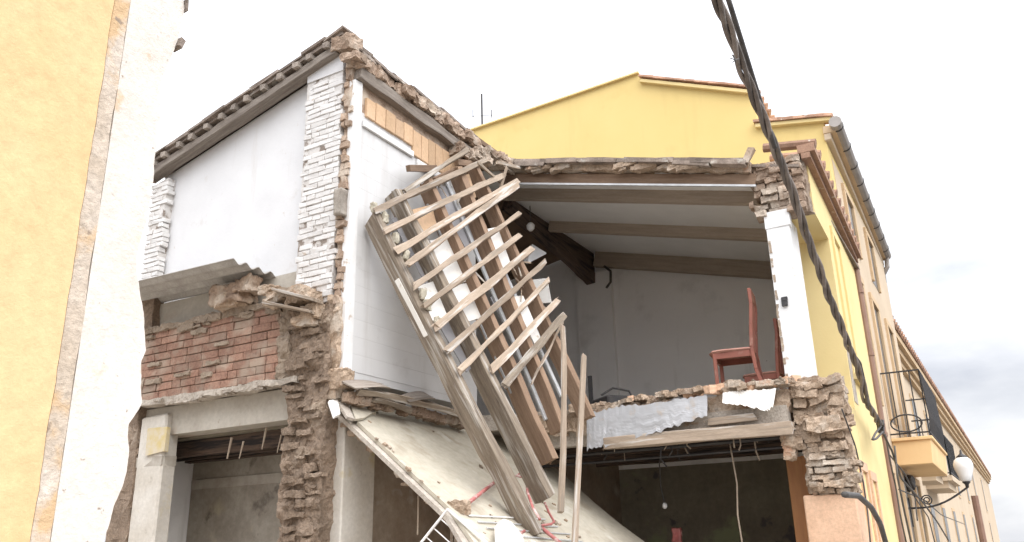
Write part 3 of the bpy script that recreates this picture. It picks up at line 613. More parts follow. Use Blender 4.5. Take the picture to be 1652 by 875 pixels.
# ------------------------------------------------------------------ tall yellow neighbour
X2 = 12.20; DG = 1.42
gh = empty('gabled_house', (13.5, 3, 0), 'tall yellow house with a stepped gable rising behind the ruin', 'house')
prof = [(9.6, 0), (9.6, 9.35), (8.14, 9.455), (4.316, 9.515), (4.27, 9.35), (2.402, 8.525), (2.40, 7.925), (DG, 7.74), (DG, 0)]
mb = MB(); mb.prism([(X2, y, z) for y, z in prof], (6.3, 0, 0)); gw = build(mb, 'wall', M['yellow'], gh)
mb = MB(); mb.bar((X2 - .03, 4.27, 9.34), (X2 - .03, 2.36, 8.49), .10, .055); build(mb, 'verge_moulding', M['yellow_facade'], gh)
mb = MB(); mb.bar((X2 - .03, 2.42, 7.90), (X2 - .03, 1.30, 7.69), .10, .055); build(mb, 'verge_moulding', M['yellow_facade'], gh)
mb = MB(); mb.bar((X2 - .02, 9.6, 9.37), (X2 - .02, 4.30, 9.53), .08, .03); build(mb, 'verge_moulding', M['yellow_facade'], gh)
mb = MB()
for i in range(8):
    u = i / 8; y = 4.25 - 1.92 * u; z = 9.375 - .845 * u; mb.obox((X2 + .05, y - .1, z - .005), (X3[0], V((0, -1, -.43)).normalized(), V((0, -.43, 1)).normalized()), (.16, .14, .016), rnd(1.3, 1.9), .006)
for i in range(9): mb.tube([(X2 + .1 + i * .24, 2.32, 8.53), (X2 + .1 + i * .24, 2.7, 8.67)], .065, 8, rnd(.9, 1.5))
build(mb, 'roof_tiles', M['terracotta'], gh)
mb = MB()
for i in range(6):
    u = i / 6; y = 2.40 - 1.12 * u; z = 7.96 - .22 * u; mb.obox((X2 + .05, y - .08, z - .01), (X3[0], V((0, -1, -.2)).normalized(), V((0, -.2, 1)).normalized()), (.16, .12, .024), rnd(1.0, 1.8), .006)
build(mb, 'roof_tiles', M['terracotta'], gh)
mb = MB(); mb.box((X2 + .15, 2.345, 7.95), (15, 2.405, 8.40)); build(mb, 'eave_board', M['ochre_trim'], gh)
g0, g1 = V((12.02, 1.235, 7.57)), V((18.5, 1.325, 7.36))
def gl(t, dy, dz): return g0.lerp(g1, t) + V((0, dy, dz))
mb = MB(); mb.bar(gl(.02, .11, -.03), gl(1, .11, -.03), .19, .13); build(mb, 'cornice', M['ochre_trim'], gh, bevel=.01)
mb = MB(); mb.bar(gl(.02, .15, -.15), gl(1, .13, -.15), .10, .11); build(mb, 'cornice', M['cream'], gh, bevel=.01)
gt = MB(); gt.tube([g0, g1], .092, 12); gut = build(gt, 'gutter', M['gutter'], gh, smooth=False)
for i in range(9):
    mb = MB(); mb.tube([gl((i + .2) / 9, 0, 0), gl((i + .2) / 9 + .005, 0, 0)], .100, 12); build(mb, 'bracket', M['iron'], gut)
mb = MB(); e = g1 - V((.1, 0, 0)); mb.tube([e + V((0, 0, -.07)), e + V((0, .02, -.27)), e + V((0, .12, -.42)), e + V((0, .13, -.6))], .05, 8); build(mb, 'spout', M['gutter'], gh)
mb = MB(); mb.tube([(12.13, 1.335, 5.45), (12.13, 1.30, 5.3), (12.13, 1.30, 2.8), (12.13, 1.30, .1)], .052, 10)
for z in (4.9, 4.0, 2.9): mb.tube([(12.13, 1.30, z), (12.13, 1.30, z + .05)], .064, 10)
build(mb, 'downpipe', M['pipe_brown'], gh)
mb = MB(); mb.box((X2 + .30, DG - .006, 0), (18.48, DG + .004, 7.2)); build(mb, 'facade', M['cream'], gh)
for (x, z0, z1) in ((13.1, 3.5, 5.4), (14.9, 3.4, 5.4), (16.9, 3.3, 5.4), (13.1, .8, 2.5), (14.9, .2, 2.6), (16.9, .8, 2.5), (13.6, 6.0, 6.9), (15.9, 6.0, 6.9)):
    mb = MB(); mb.box((x - .5, DG - .05, z0), (x - .38, DG + .01, z1)); mb.box((x + .38, DG - .05, z0), (x + .5, DG + .01, z1)); mb.box((x - .5, DG - .052, z1), (x + .5, DG + .01, z1 + .12)); wn = build(mb, 'window', M['ochre_trim'], gh, bevel=.006)
    mb = MB(); mb.box((x - .38, DG - .012, z0), (x + .38, DG - .008, z1)); build(mb, 'pane', M['dark_void'], wn)
# balcony of the tall house
bx0, bx1, by = 14.15, 17.4, .83
mb = MB(); mb.prism([(bx0, by, 3.08), (bx1, by, 3.08), (bx1, DG - .007, 3.08), (bx0, DG - .007, 3.08)], (0, 0, -.05))
mb.prism([(bx0 + .03, by + .03, 3.03), (bx1 - .03, by + .03, 3.03), (bx1 - .15, DG - .007, 3.03), (bx0 + .06, DG - .007, 3.03)], (0, .03, -.36)); bl = build(mb, 'balcony', M['balcony'], gh, bevel=.008)
def railing(mb, bx0, bx1, by, z0, z1, yw, n):
    for z in (z0 + .06, z1): mb.bar((bx0, yw, z), (bx0, by, z), .022, .022); mb.bar((bx0, by, z), (bx1, by, z), .022, .022); mb.bar((bx1, yw, z), (bx1, by, z), .022, .022)
    for i in range(n + 1): x = bx0 + (bx1 - bx0) * i / n; mb.tube([(x, by, z0), (x, by - (.03 if 0 < i < n else 0), (z0 + z1) / 2 - .2), (x, by, z1)], .009, 6)
    for i in range(5): y = by + (yw - by) * i / 4; mb.tube([(bx0, y, z0), (bx0, y, z1)], .009, 6)
mb = MB(); railing(mb, bx0 + .03, bx1 - .03, by + .03, 3.08, 4.1, DG, 22); build(mb, 'railing', M['iron'], bl)
mb = MB(); mb.box((bx0 + 1.0, by + .045, 3.12), (bx1 - .05, by + .052, 3.86)); build(mb, 'netting', M['net'], bl)
hp = MB(); c = aX(1462, 683, bx0 - .03)
hp.tube([c + V((0, math.cos(t) * .22, math.sin(t) * .13)) for t in [2 * math.pi * i / 28 for i in range(29)]], .012, 6)
tag(build(hp, 'plant_hoop', M['iron']), 'black iron hoop fixed to the end of the near balcony railing', 'plant holder')
# aerial
a = aX(778, 196, X2 + .5); b_ = aX(777, 152, X2 + .5)
ta = empty('tv_aerial', a, 'thin dark aerial mast above the yellow gable', 'aerial')
mb = MB(); mb.tube([a - V((0, 0, .5)), b_], .022, 6); build(mb, 'mast', M['iron'], ta)
for px in (763, 793):
    mb = MB(); mb.tube([aX(px, 190, X2 + .5), aX(px, 177, X2 + .5)], .010, 5); build(mb, 'rod', M['iron'], ta)
mb = MB(); mb.tube([aX(762, 188, X2 + .5), aX(794, 186, X2 + .5)], .006, 5); build(mb, 'cross_bar', M['iron'], ta)

# ------------------------------------------------------------------ farther house along the street
fh = empty('cream_house', (35, 3, 0), 'long cream house with a deep tiled cornice farther down the street', 'house')
A = V((18.6, 1.76, 0)); B = V((76, 1.17, 0)); dd = (B - A).normalized(); nn = V((dd.y, -dd.x, 0))     # nn: towards the street
def fp(s, o, z): return A + dd * s + nn * o + V((0, 0, z))
LEN = (B - A).length
mb = MB(); mb.prism([fp(0, 0, 0), fp(LEN, 0, 0), fp(LEN, -6, 0), fp(0, -6, 0)], (0, 0, 5.85)); build(mb, 'wall', M['cream'], fh)
mb = MB(); 
for (o, z0, z1) in ((.10, 5.50, 5.64), (.18, 5.64, 5.80), (.27, 5.80, 5.95)): mb.prism([fp(-.1, o, z0), fp(LEN, o, z0), fp(LEN, -.2, z0), fp(-.1, -.2, z0)], (0, 0, z1 - z0 - .002))
build(mb, 'cornice', M['ochre_trim'], fh)
mb = MB(); mb.prism([fp(-.12, .30, 5.955), fp(LEN, .30, 5.955), fp(LEN, -2.8, 7.0), fp(-.12, -2.8, 7.0)], (0, 0, .05))
mb.prism([fp(-.12, .2, 5.93), fp(-.12, -2.8, 6.97), fp(-.12, -5.9, 5.9)], dd * .2)
for i in range(170): s = i * .33; mb.tube([fp(s, .33, 6.0), fp(s, -.6, 6.32)], .075, 6, rnd(.75, 1.25))
build(mb, 'roof', M['terracotta'], fh)
for i, s in enumerate((1.2, 4.5, 8., 12., 17., 23., 31., 42.)):
    for (z0, z1) in ((3.1, 5.0), (.1, 2.4)):
        mb = MB(); mb.prism([fp(s, .02, z0 - .1), fp(s + 1.1, .02, z0 - .1), fp(s + 1.1, -.04, z0 - .1), fp(s, -.04, z0 - .1)], (0, 0, z1 - z0 + .2)); wn = build(mb, 'window', M['ochre_trim'], fh)
        mb = MB(); mb.prism([fp(s + .12, .03, z0), fp(s + .98, .03, z0), fp(s + .98, .0, z0), fp(s + .12, .0, z0)], (0, 0, z1 - z0)); build(mb, 'pane', M['dark_void'], wn)
for s0, s1, nn_ in ((1.2, 3.2, 9), (4.6, 7.6, 9)):
    mb = MB(); mb.prism([fp(s0, .62, 2.92), fp(s1, .62, 2.92), fp(s1, -.02, 2.92), fp(s0, -.02, 2.92)], (0, 0, .13)); mb.prism([fp(s0 + .1, .5, 2.75), fp(s1 - .1, .5, 2.75), fp(s1 - .1, -.02, 2.75), fp(s0 + .1, -.02, 2.75)], (0, 0, .168)); bl = build(mb, 'balcony', M['cream'], fh)
    mb = MB()
    for z in (3.1, 4.0): mb.bar(fp(s0, .60, z), fp(s1, .60, z), .03, .03); mb.bar(fp(s0, .60, z), fp(s0, 0, z), .03, .03)
    for i in range(30): s = s0 + (s1 - s0) * i / 29; mb.bar(fp(s, .60, 3.05), fp(s, .60, 4.0), .02, .02)
    nb = MB(); nb.prism([fp(s0 + .02, .57, 3.06), fp(s1, .57, 3.06), fp(s1, .565, 3.06), fp(s0 + .02, .565, 3.06)], (0, 0, .88)); build(nb, 'netting', M['net'], bl)
    for i in range(4): mb.bar(fp(s0, .60 - i * .19, 3.05), fp(s0, .60 - i * .19, 4.0), .02, .02)
    build(mb, 'railing', M['iron'], bl)

# ------------------------------------------------------------------ street lamp on its wall bracket
LC = aX(1555, 757, 15.2); LS = .72
la = empty('street_lamp', (LC.x, DG - .01, LC.z - .5), 'white globe street lamp on a scrolled black wall bracket', 'street lamp')
mb = MB(); mb.lathe(LC, [(r * LS, z * LS) for r, z in [(.07, -.27), (.12, -.24), (.14, -.14), (.19, .0), (.20, .10), (.17, .19), (.11, .25), (.05, .27)]], 18); build(mb, 'globe', M['globe'], la, smooth=True)
mb = MB(); mb.lathe(LC, [(r * LS, z * LS) for r, z in [(.11, .245), (.12, .265), (.07, .30), (.03, .33), (.015, .42)]], 12); build(mb, 'cap', M['iron'], la, smooth=True)
mb = MB(); mb.lathe(LC, [(r * LS, z * LS) for r, z in [(.03, -.40), (.04, -.33), (.08, -.29), (.08, -.265)]], 12); build(mb, 'base', M['iron'], la, smooth=True)
mb = MB(); c0 = V((LC.x, DG, LC.z - .56)); c1 = LC + V((0, 0, -.28))
mb.tube([c0.lerp(c1, t) + V((0, 0, -.10 * math.sin(math.pi * t))) for t in [i / 10 for i in range(11)]], .016, 7)
q = c0.lerp(c1, .32) + V((0, 0, .02))
mb.tube([q + V((0, math.cos(t) * (.085 - t * .0054), math.sin(t) * (.085 - t * .0054))) for t in [i * .4 for i in range(32)]], .010, 6)
mb.bar((LC.x, DG - .016, LC.z - .85), (LC.x, DG - .016, LC.z - .4), .06, .02, (0, 1, 0)); build(mb, 'bracket', M['iron'], la)
p0 = aX(1572, 800, 22); mb = MB(); mb.tube([V((p0.x, p0.y, p0.z)), V((p0.x, p0.y, 0))], .075, 8); tag(build(mb, 'signal_pole', M['pipe_brown']), 'slim brown pole standing beyond the globe lamp', 'pole')

# ------------------------------------------------------------------ fallen floor leaf
SA = V((5.5, 4.957, 2.825)); SB = V((5.5, 3.652, 1.811)); sdir = (SB - SA).normalized(); SN = V((1, 0, 0)).cross(sdir); SN = SN if SN.z > 0 else -SN
def onS(px, py, off=0): return hit(px, py, SA + SN * off, SN)
sf = empty('fallen_floor', (6.8, 3.4, 1.0), 'large pale floor slab hanging from the spine wall down into the rubble', 'floor slab')
top = [(577, 680), (600, 664), (640, 660), (690, 668), (753, 685), (830, 715), (905, 762), (960, 812), (1000, 845), (1045, 878), (1090, 925), (860, 1010), (800, 925), (728, 822)]
topw = [onS(*p) for p in top]
ds = SN * -.03
mb = MB(); mb.prism(topw, ds); build(mb, 'top_screed', M['slab'], sf)
low = [(547, 668), (562, 652), (640, 664), (753, 690), (830, 720), (905, 766), (960, 816), (1045, 884), (1085, 925), (850, 1010), (775, 925), (722, 834)]
mb = MB(); mb.prism([onS(*p, -.034) + SN * 0 for p in low], SN * -.035); build(mb, 'board_layer', M['concrete'], sf)
mb = MB(); e0, e1 = onS(548, 672, -.085), onS(800, 905, -.085)
xa_ = (e1 - e0); ll = xa_.length; xa_.normalize()
mb.lump((e0 + e1) / 2 + V((.04, 0, 0)) , (.035, ll / 2, .022), .022, 8, 120, ax=(V((1, 0, 0)), xa_, V((1, 0, 0)).cross(xa_)), seed=4)
for i in range(16):
    q = e0.lerp(e1, rnd(0, 1)); mb.lump(q + V((.02, 0, 0)) + SN * rnd(-.02, .01), (rnd(.02, .05), rnd(.03, .09), rnd(.012, .03)), .022, 9, 4, seed=i, tone=rnd(.8, 1.1))
build(mb, 'ragged_edge', M['rubble_light'], sf)
for (pl, m_) in (([(566, 655), (606, 652), (612, 660), (588, 674), (574, 676)], 'slab'), ([(545, 648), (560, 650), (572, 676), (560, 672)], 'concrete'), ([(531, 646), (545, 644), (549, 668), (540, 672)], 'insul')):
    mb = MB(); mb.prism([onS(*p, .035) for p in pl], SN * -.025); build(mb, 'cracked_piece', M[m_], sf)
for i in range(5):
    mb = MB(); a = onS(757 + 14 * i, 832 + i * 10, .012); b_ = onS(880 + 20 * i, 838 + i * 12, .012); mb.bar(a, b_, .012, .006, SN); build(mb, 'seam_strip', M['wire_white'] if i == 0 else M['channel'], sf)

# ------------------------------------------------------------------ fallen roof frame (rafters, battens, boards)
FA = V((5.5, 4.75, 4.6)); FB = V((6.3, 3.44, 1.67)); FC = V((7.144, 4.6, 5.834))
FN = (FB - FA).cross(FC - FA).normalized()
if FN.dot(CAMP - FA) < 0: FN = -FN
def onF(px, py, off=0.): return hit(px, py, FA + FN * off, FN)
rf = empty('fallen_roof_frame', (6.6, 3.9, 1.7), 'leaning lattice of old rafters and battens fallen from the roof', 'roof frame')
HD = .18
def rafter(p, q, m_, w_=.075, hd=HD, bow=0., label=None):
    a, b_ = onF(*p), onF(*q); side = FN.cross(b_ - a).normalized(); o = FN * (-hd / 2)
    return timber('rafter', a + o, b_ + o, w_, hd, FN, m_, rf, seg=16, jit=.009, rag=.03, bow=bow, label=label)
rafter((608, 342), (874, 860), M['timber'], .09, .19, -.03)
rafter((642, 303), (893, 802), M['timber'], .09, .20)
rafter((693, 285), (898, 742), M['timber_brown'], .075, .19)
rafter((742, 268), (912, 692), M['timber_brown'], .07, .18)
rafter((768, 262), (958, 672), M['timber_brown'], .065, .17)
bat = [((651, 310), (757, 240)), ((601, 343), (786, 257)), ((617, 375), (814, 282)), ((634, 407), (838, 291)), ((651, 430), (838, 296)), ((664, 464), (840, 344)), ((682, 498), (840, 378)), ((700, 531), (861, 400)), ((720, 569), (881, 421)), ((741, 600), (888, 450)), ((789, 601), (901, 484)), ((809, 627), (911, 507)), ((857, 622), (909, 520))]
for i, (p, q) in enumerate(bat):
    w_ = .066 if i < 12 else .025; off = .016 if i != 4 else .045
    timber('batten', onF(p[0] + rnd(-1.5, 1.5), p[1], off + rnd(0, .012)), onF(*q, off + rnd(0, .02)), w_ * rnd(.8, 1.15), .028 * rnd(.8, 1.2), (FN + V((rnd(-.12, .12), rnd(-.1, .1), rnd(-.1, .1)))), M['timber_pale'] if i not in (0, 11) else M['timber'], rf, seg=12, jit=.012, rag=.07, bow=rnd(-.02, .02))
for (p, q) in (((638, 335), (852, 764)), ((690, 330), (842, 668)), ((720, 292), (881, 678)), ((770, 345), (906, 640))):
    timber('metal_channel', onF(*p, -.15), onF(*q, -.15), .04, .03, FN, M['channel'], rf, jit=.002)
for (pl, m_, off) in (([(693, 388), (724, 381), (752, 455), (724, 462)], 'insul', -.10), ([(727, 462), (756, 455), (778, 512), (750, 521)], 'insul', -.105), ([(674, 462), (699, 455), (722, 510), (696, 519)], 'insul', -.10),
                     ([(780, 372), (802, 366), (826, 430), (806, 438)], 'insul', -.09), ([(826, 478), (845, 477), (873, 546), (864, 560)], 'insul', -.08), ([(666, 338), (696, 330), (706, 366), (682, 380)], 'wood_tile', -.10), ([(738, 285), (757, 280), (768, 318), (752, 326)], 'wood_tile', -.09), ([(632, 352), (662, 345), (716, 455), (690, 462)], 'grey_board', -.16), ([(706, 520), (738, 510), (772, 585), (752, 600)], 'grey_board', -.16), ([(700, 305), (722, 300), (775, 395), (752, 402)], 'grey_board', -.17), ([(790, 480), (812, 474), (850, 560), (835, 568)], 'grey_board', -.17)):
    mb = MB(); mb.prism([onF(px + rnd(-1, 1), py + rnd(-1, 1), off) for px, py in pl], FN * -.012); build(mb, 'ceiling_board', M[m_], rf)
mb = MB()
for (px, py, s) in ((621, 352, 1), (638, 386, 2), (655, 413, 3), (681, 475, 4), (690, 492, 5), (706, 520, 6), (603, 336, 7)):
    mb.lump(onF(px, py, -.01), (.028, .022, .05), .018, 14, 5, seed=s)
build(mb, 'mortar_lump', M['foam'], rf, smooth=True)
a, b_ = onF(640, 448, -.12), onF(690, 545, -.12)
timber('paint_flake', a, b_, .03, .06, FN, M['insul'], rf, rag=.05)
# broken rafter stubs and rolls left at the ridge
for (p, q, w_) in (((658, 272), (703, 272), .055), ((700, 292), (765, 262), .05), ((735, 262), (792, 268), .05)):
    tag(timber('rafter_stub', aY(*p, YS - .22), aY(*q, YS - .06), w_, .07, (0, 0, 1), M['timber_brown'], rag=.02), {658: 'short tan rafter stub poking from the white boarding left of the lattice', 700: 'snapped rafter stub under the broken ridge behind the top batten', 735: 'snapped rafter stub at the end of the broken ridge'}[p[0]], 'timber', 'rafter stubs at the ridge')
mb = MB()
for i in range(22):
    px = rnd(738, 835); py = 236 + (px - 738) * .30 + rnd(-2, 12); mb.lump(aY(px, py, YS - .1 - (px - 738) * .0022), (rnd(.05, .10), rnd(.05, .1), rnd(.025, .055)), .03, 8, 4, seed=i, tone=rnd(.55, 1.1))
build(mb, 'broken_ridge_end', M['rubble'], rh)
for i, (p, q) in enumerate((((800, 262), (842, 272)), ((770, 262), (810, 296)), ((818, 268), (800, 330)))):
    timber('split_lath', aY(*p, YS - .55), aY(*q, YS - .45), .04, .02, (0, -1, 0), M['timber_pale'], rf, rag=.04)

for k in range(16):
    px = rnd(690, 860); py = 300 + (px - 690) * 1.15 + rnd(-40, 60); a = onF(px, py, rnd(-.12, .03)); an = rnd(-1.2, 1.6); l = rnd(.10, .34)
    bd = (FC - FA).normalized(); rd = FN.cross(bd); d = bd * math.cos(an) + rd * math.sin(an) + FN * rnd(-.3, .3)
    timber('split_lath', a, a + d * l, rnd(.012, .035), rnd(.006, .014), FN, M['timber_pale' if k % 3 else 'timber'], rf, seg=4, jit=.004, rag=.05, bevel=0)
# loose laths standing in front
for i, (p, q, y, lb) in enumerate((((908, 524), (904, 830), 3.15, 'bowed grey lath leaning in front of the lattice right end'), ((942, 572), (926, 900), 3.0, 'straight pale lath standing right of the bowed one'))):
    a = aY(*p, y + .1); b_ = aY(*q, y); tag(timber('loose_lath', a, b_, .045, .028, (-.5, -1, 0), M['timber_pale'], rag=.03, bow=.03 if i == 0 else 0, jit=.006), lb, 'lath', 'loose laths')

# ------------------------------------------------------------------ boards and poles at the foot of the spine wall
for (p, q, w_, t_, m_, lb) in (((562, 622), (622, 622), .16, .012, 'timber_grey', 'short brown board lying at the foot of the white wall, nearest the corner trim'),
                               ((650, 645), (696, 640), .13, .012, 'timber_grey', 'bent brown board tip sticking out halfway along the foot of the white wall'),
                               ((575, 630), (755, 672), .07, .06, 'timber', 'long rotten pole lying along the top of the fallen floor'),
                               ((600, 645), (665, 664), .05, .05, 'timber', 'short crooked pole at the top left of the fallen floor')):
    tag(timber('broken_board' if t_ < .05 else 'rotten_pole', aY(*p, YS - .12), aY(*q, YS - .15), w_, t_, (0, -.5, 1), M[m_], rag=.05, bow=.02, jit=.012), lb, 'board' if t_ < .05 else 'pole')
mb = MB()
for i in range(22): mb.lump(aY(565 + i * 8.5, 640 + i * 2 + rnd(-4, 4), YS - .05), (rnd(.04, .08), .05, rnd(.02, .05)), .025, 9, 4, seed=i, tone=rnd(.5, .9))
build(mb, 'floor_stub', M['rubble'], rh)

# ------------------------------------------------------------------ corrugated sheet over the parapet
cs = MB()
def corr(u, v):
    y = 5.86 + (7.95 - 5.86) * u; x = 4.98 + .57 * v
    return V((x, y, 4.215 + .02 * u + .012 * (y - 6) + .021 * math.cos(v * 2 * math.pi * 3.6)))
sheet(cs, corr, 8, 60, V((0, 0, -.008)))
tag(build(cs, 'corrugated_sheet', M['asbestos'], smooth=True), 'grey corrugated roofing sheet lying above the red brick parapet', 'roofing sheet')
mb = MB(); mb.lump(aX(378, 478, 5.36), (.12, .20, .10), .05, 5, 9, seed=3); mb.lump(aX(400, 462, 5.33), (.09, .10, .07), .04, 6, 7, seed=6)
tag(build(mb, 'mortar_clump', M['rubble'], smooth=True), 'brown lump of earth and mortar under the right end of the corrugated sheet', 'rubble')

# ------------------------------------------------------------------ plastic sheets, hanging timbers at the floor edge
def hang(px_poly, x, name, lb, m_, fold=.03, flat=1.):
    mb = MB(); topE, botE = px_poly
    def ev(E, u):
        t = u * (len(E) - 1); i = min(int(t), len(E) - 2); f = t - i
        return aX(E[i][0] + (E[i + 1][0] - E[i][0]) * f, E[i][1] + (E[i + 1][1] - E[i][1]) * f, x)
    jg = [rnd(-.14, .10) for _ in range(60)]; jt = [rnd(-.05, .05) for _ in range(60)]
    def P(u, v):
        k = int(u * 40); q0 = ev(topE, u); q1 = ev(botE, u); vv_ = jt[k] * (1 - v) + v * (1 + .5 * jg[k] + .10 * noise.noise(V((u * 6, 1, x))))
        q = q0.lerp(q1, vv_); n1 = abs(noise.noise(V((u * 9 + v * 2, v * 3, x)))); n2 = abs(noise.noise(V((u * 23 - v * 3, v * 6, x + 5))))
        return q + V((-.05 * v + fold * (.7 * n1 * (.2 + v)), 0, 0))
    sheet(mb, P, 40, 14, V((.006, 0, 0))); return tag(build(mb, name, m_), lb, 'sheet')
hang(([(946, 668), (1000, 656), (1070, 648), (1141, 637)], [(950, 728), (1000, 714), (1085, 692), (1143, 672)]), 7.98, 'plastic_sheet', 'grey plastic sheet hanging over the broken floor edge', M['plastic'])
hang(([(1166, 634), (1200, 630), (1252, 627)], [(1168, 652), (1205, 656), (1240, 664), (1249, 658)]), 7.98, 'plaster_board', 'small white torn board hanging from the floor edge below the chair', M['insul'], .01)
tag(timber('hanging_timber', aX(974, 716, 7.98), aX(1282, 690, 8.02), .10, .12, (0, 0, 1), M['timber_pale'], rag=.03, jit=.008), 'long pale timber spanning under the broken upper floor', 'timber')
tag(timber('hanging_timber', aX(1140, 682, 8.02), aX(1222, 672, 8.02), .05, .07, (0, 0, 1), M['timber_pale'], rag=.04), 'short pale timber above the long one, beside the grey plastic sheet', 'timber')
mb = MB(); mb.box((8.06, 1.66, 2.62), (8.2, 4.3, 2.83)); build(mb, 'edge_beam', M['concrete'], rh)

# bricks and lumps of rubble along the broken floor edge: individuals
protos = []
for k in range(5):
    mb = MB()
    if k < 3: mb.lump((0, 0, 0), ((.11, .055, .03), (.07, .055, .028), (.10, .05, .045))[k], .010, 12, 5, seed=k + 60)
    else: mb.lump((0, 0, 0), (.06, .05, .035), .025, 10, 5, seed=k + 80)
    me = mesh('rubble_brick', mb.v, mb.f, mb.t, (M['rubble_light'], M['rubble'], M['peach'], M['rubble_light'], M['mortar'])[k]); protos.append(me)
edge_px = [(925, 668), (950, 662), (985, 652), (1020, 648), (1060, 640), (1090, 636), (1125, 634), (1160, 628), (1190, 626), (1225, 622), (1255, 616), (1275, 614)]
for i in range(70):
    t = rnd(0, len(edge_px) - 1.01); j = int(t); f = t - j
    px = edge_px[j][0] * (1 - f) + edge_px[j + 1][0] * f
    q = aZ(px, edge_px[j][1] * (1 - f) + edge_px[j + 1][1] * f + rnd(-1, 5), ZF + .03)
    q.x = min(max(q.x, 8.02), 8.5); q.z = ZF + .028 + rnd(0, .04)
    o = bpy.data.objects.new('rubble_brick', random.choice(protos)); s = rnd(.45, 1.0)
    place(o, Matrix.Translation(q) @ Matrix.Rotation(rnd(0, 6.28), 4, 'Z') @ Matrix.Rotation(rnd(-.25, .25), 4, 'X') @ Matrix.Scale(s, 4), None)
    tag(o, 'broken brick or mortar lump lying along the broken upper floor edge', 'rubble', 'rubble along the broken floor edge')
for (px, py, x, k, sc, lb) in ((1178, 618, 8.12, 0, 1.2, None), (934, 655, 8.0, 3, 1.3, None), (1290, 612, 8.25, 2, 1.1, None), (1320, 612, 8.3, 0, 1.1, None), (1345, 612, 8.3, 1, 1.1, None)):
    o = bpy.data.objects.new('rubble_brick', protos[k]); place(o, Matrix.Translation(aX(px, py + 4, x)) @ Matrix.Rotation(rnd(0, 3), 4, 'Z') @ Matrix.Scale(sc, 4), None)
    tag(o, 'broken brick or mortar lump lying along the broken upper floor edge', 'rubble', 'rubble along the broken floor edge')

# ------------------------------------------------------------------ chairs
def make_chair(loc, rz_, label):
    r = empty('dining_chair', loc, label, 'chair', 'dining chairs left in the room', rz_)
    mb = MB(); mb.prism([(-.20, -.19, .42), (.20, -.19, .42), (.225, .10, .42), (.20, .21, .42), (.10, .25, .42), (-.10, .25, .42), (-.20, .21, .42), (-.225, .10, .42)], (0, 0, .032)); build(mb, 'seat', M['seat_fabric'], r, bevel=.015, local=True)
    mb = MB(); mb.box((-.19, -.19, .36), (.19, -.165, .42)); mb.box((-.19, .175, .36), (.19, .20, .42)); mb.box((-.20, -.165, .36), (-.175, .175, .42)); mb.box((.175, -.165, .36), (.20, .175, .42)); build(mb, 'apron', M['chair_wood'], r, local=True)
    for s in (-1, 1):
        mb = MB(); mb.bar((s * .185, .18, 0), (s * .185, .18, .42), .036, .036, (0, 1, 0)); build(mb, 'leg', M['chair_wood'], r, bevel=.005, local=True)
        mb = MB(); pts = [(s * .185, -.27, 0), (s * .185, -.21, .22), (s * .185, -.19, .45), (s * .183, -.21, .68), (s * .18, -.235, .9), (s * .178, -.23, 1.06)]
        for a, b_ in zip(pts, pts[1:]): mb.bar(a, b_, .026, .034, (0, 1, 0))
        build(mb, 'leg', M['chair_wood'], r, bevel=.004, local=True)
    mb = MB(); mb.prism([(-.175, -.245, .95), (.175, -.245, .95), (.165, -.25, 1.06), (-.165, -.25, 1.06)], (0, .024, 0)); build(mb, 'top_rail', M['chair_wood'], r, bevel=.005, local=True)
    for i in range(4):
        x = -.105 + .07 * i; mb = MB(); mb.bar((x, -.19, .44), (x, -.205, .70), .024, .014, (0, 1, 0)); mb.bar((x, -.205, .70), (x, -.235, .96), .03, .014, (0, 1, 0)); build(mb, 'splat', M['chair_wood'], r, local=True)
    return r
c0 = aZ(1192, 618, ZF); ch = make_chair((8.33, 2.16, ZF + .004), R_(7), 'reddish wooden dining chair with a tall slatted back at the broken floor edge')
q2_ = aZ(1236, 606, ZF + .45); dup(ch, Matrix.Translation((q2_.x, q2_.y, ZF + .004)) @ Matrix.Rotation(R_(-4), 4, 'Z'), 'reddish dining chair half hidden behind the white door jamb')

# dark furniture at the rear of the upper room
fu = empty('black_cabinet', (9.3, 4.1, ZF), 'low black cabinet lying in the upper room behind the laths', 'cabinet')
mb = MB(); ax = (V((.8, -.6, 0)), V((.6, .8, .0)), V((0, 0, 1))); mb.obox((8.75, 3.72, ZF + .11), ax, (.18, .20, .10)); build(mb, 'body', M['iron'], fu, bevel=.02)
mb = MB(); mb.tube([(8.55, 3.78, ZF + .22), (8.62, 3.66, ZF + .30), (8.75, 3.52, ZF + .27), (8.8, 3.46, ZF + .1)], .012, 6); build(mb, 'frame', M['iron'], fu)
mb = MB(); mb.bar((9.3, 4.25, ZF), (9.3, 4.25, ZF + .62), .05, .03); mb.bar((9.3, 4.25, ZF + .25), (9.3, 4.18, ZF + .20), .12, .05); tag(build(mb, 'black_stand', M['iron']), 'narrow black stand against the far wall of the upper room', 'stand')
# pendant lamp, dangling board and cable under the beam
a = aX(856, 366, 8.9); pl = empty('pendant_lamp', a, 'small white pendant lamp under the dark ridge beam', 'lamp')
mb = MB(); mb.lathe(a, [(.02, -.06), (.05, -.03), (.055, .02), (.03, .05)], 12); build(mb, 'shade', M['wire_white'], pl, smooth=True)
mb = MB(); mb.tube([a + V((0, 0, .04)), a + V((0, 0, .30))], .006, 5); build(mb, 'cord', M['black'], pl)
mb = MB(); mb.prism([aX(842, 418, 8.9), aX(858, 396, 8.9), aX(881, 410, 8.9), aX(850, 426, 8.7)], (.01, 0, .02)); tag(build(mb, 'ceiling_panel_scrap', M['grey_plaster']), 'grey scrap of ceiling panel dangling below the pendant lamp', 'panel')
mb = MB(); mb.prism([aX(854, 452, 8.4), aX(882, 449, 8.4), aX(889, 488, 8.4), aX(868, 490, 8.4)], (.02, 0, 0)); tag(build(mb, 'white_board_scrap', M['insul']), 'pale board scrap behind the right ends of the battens', 'board')
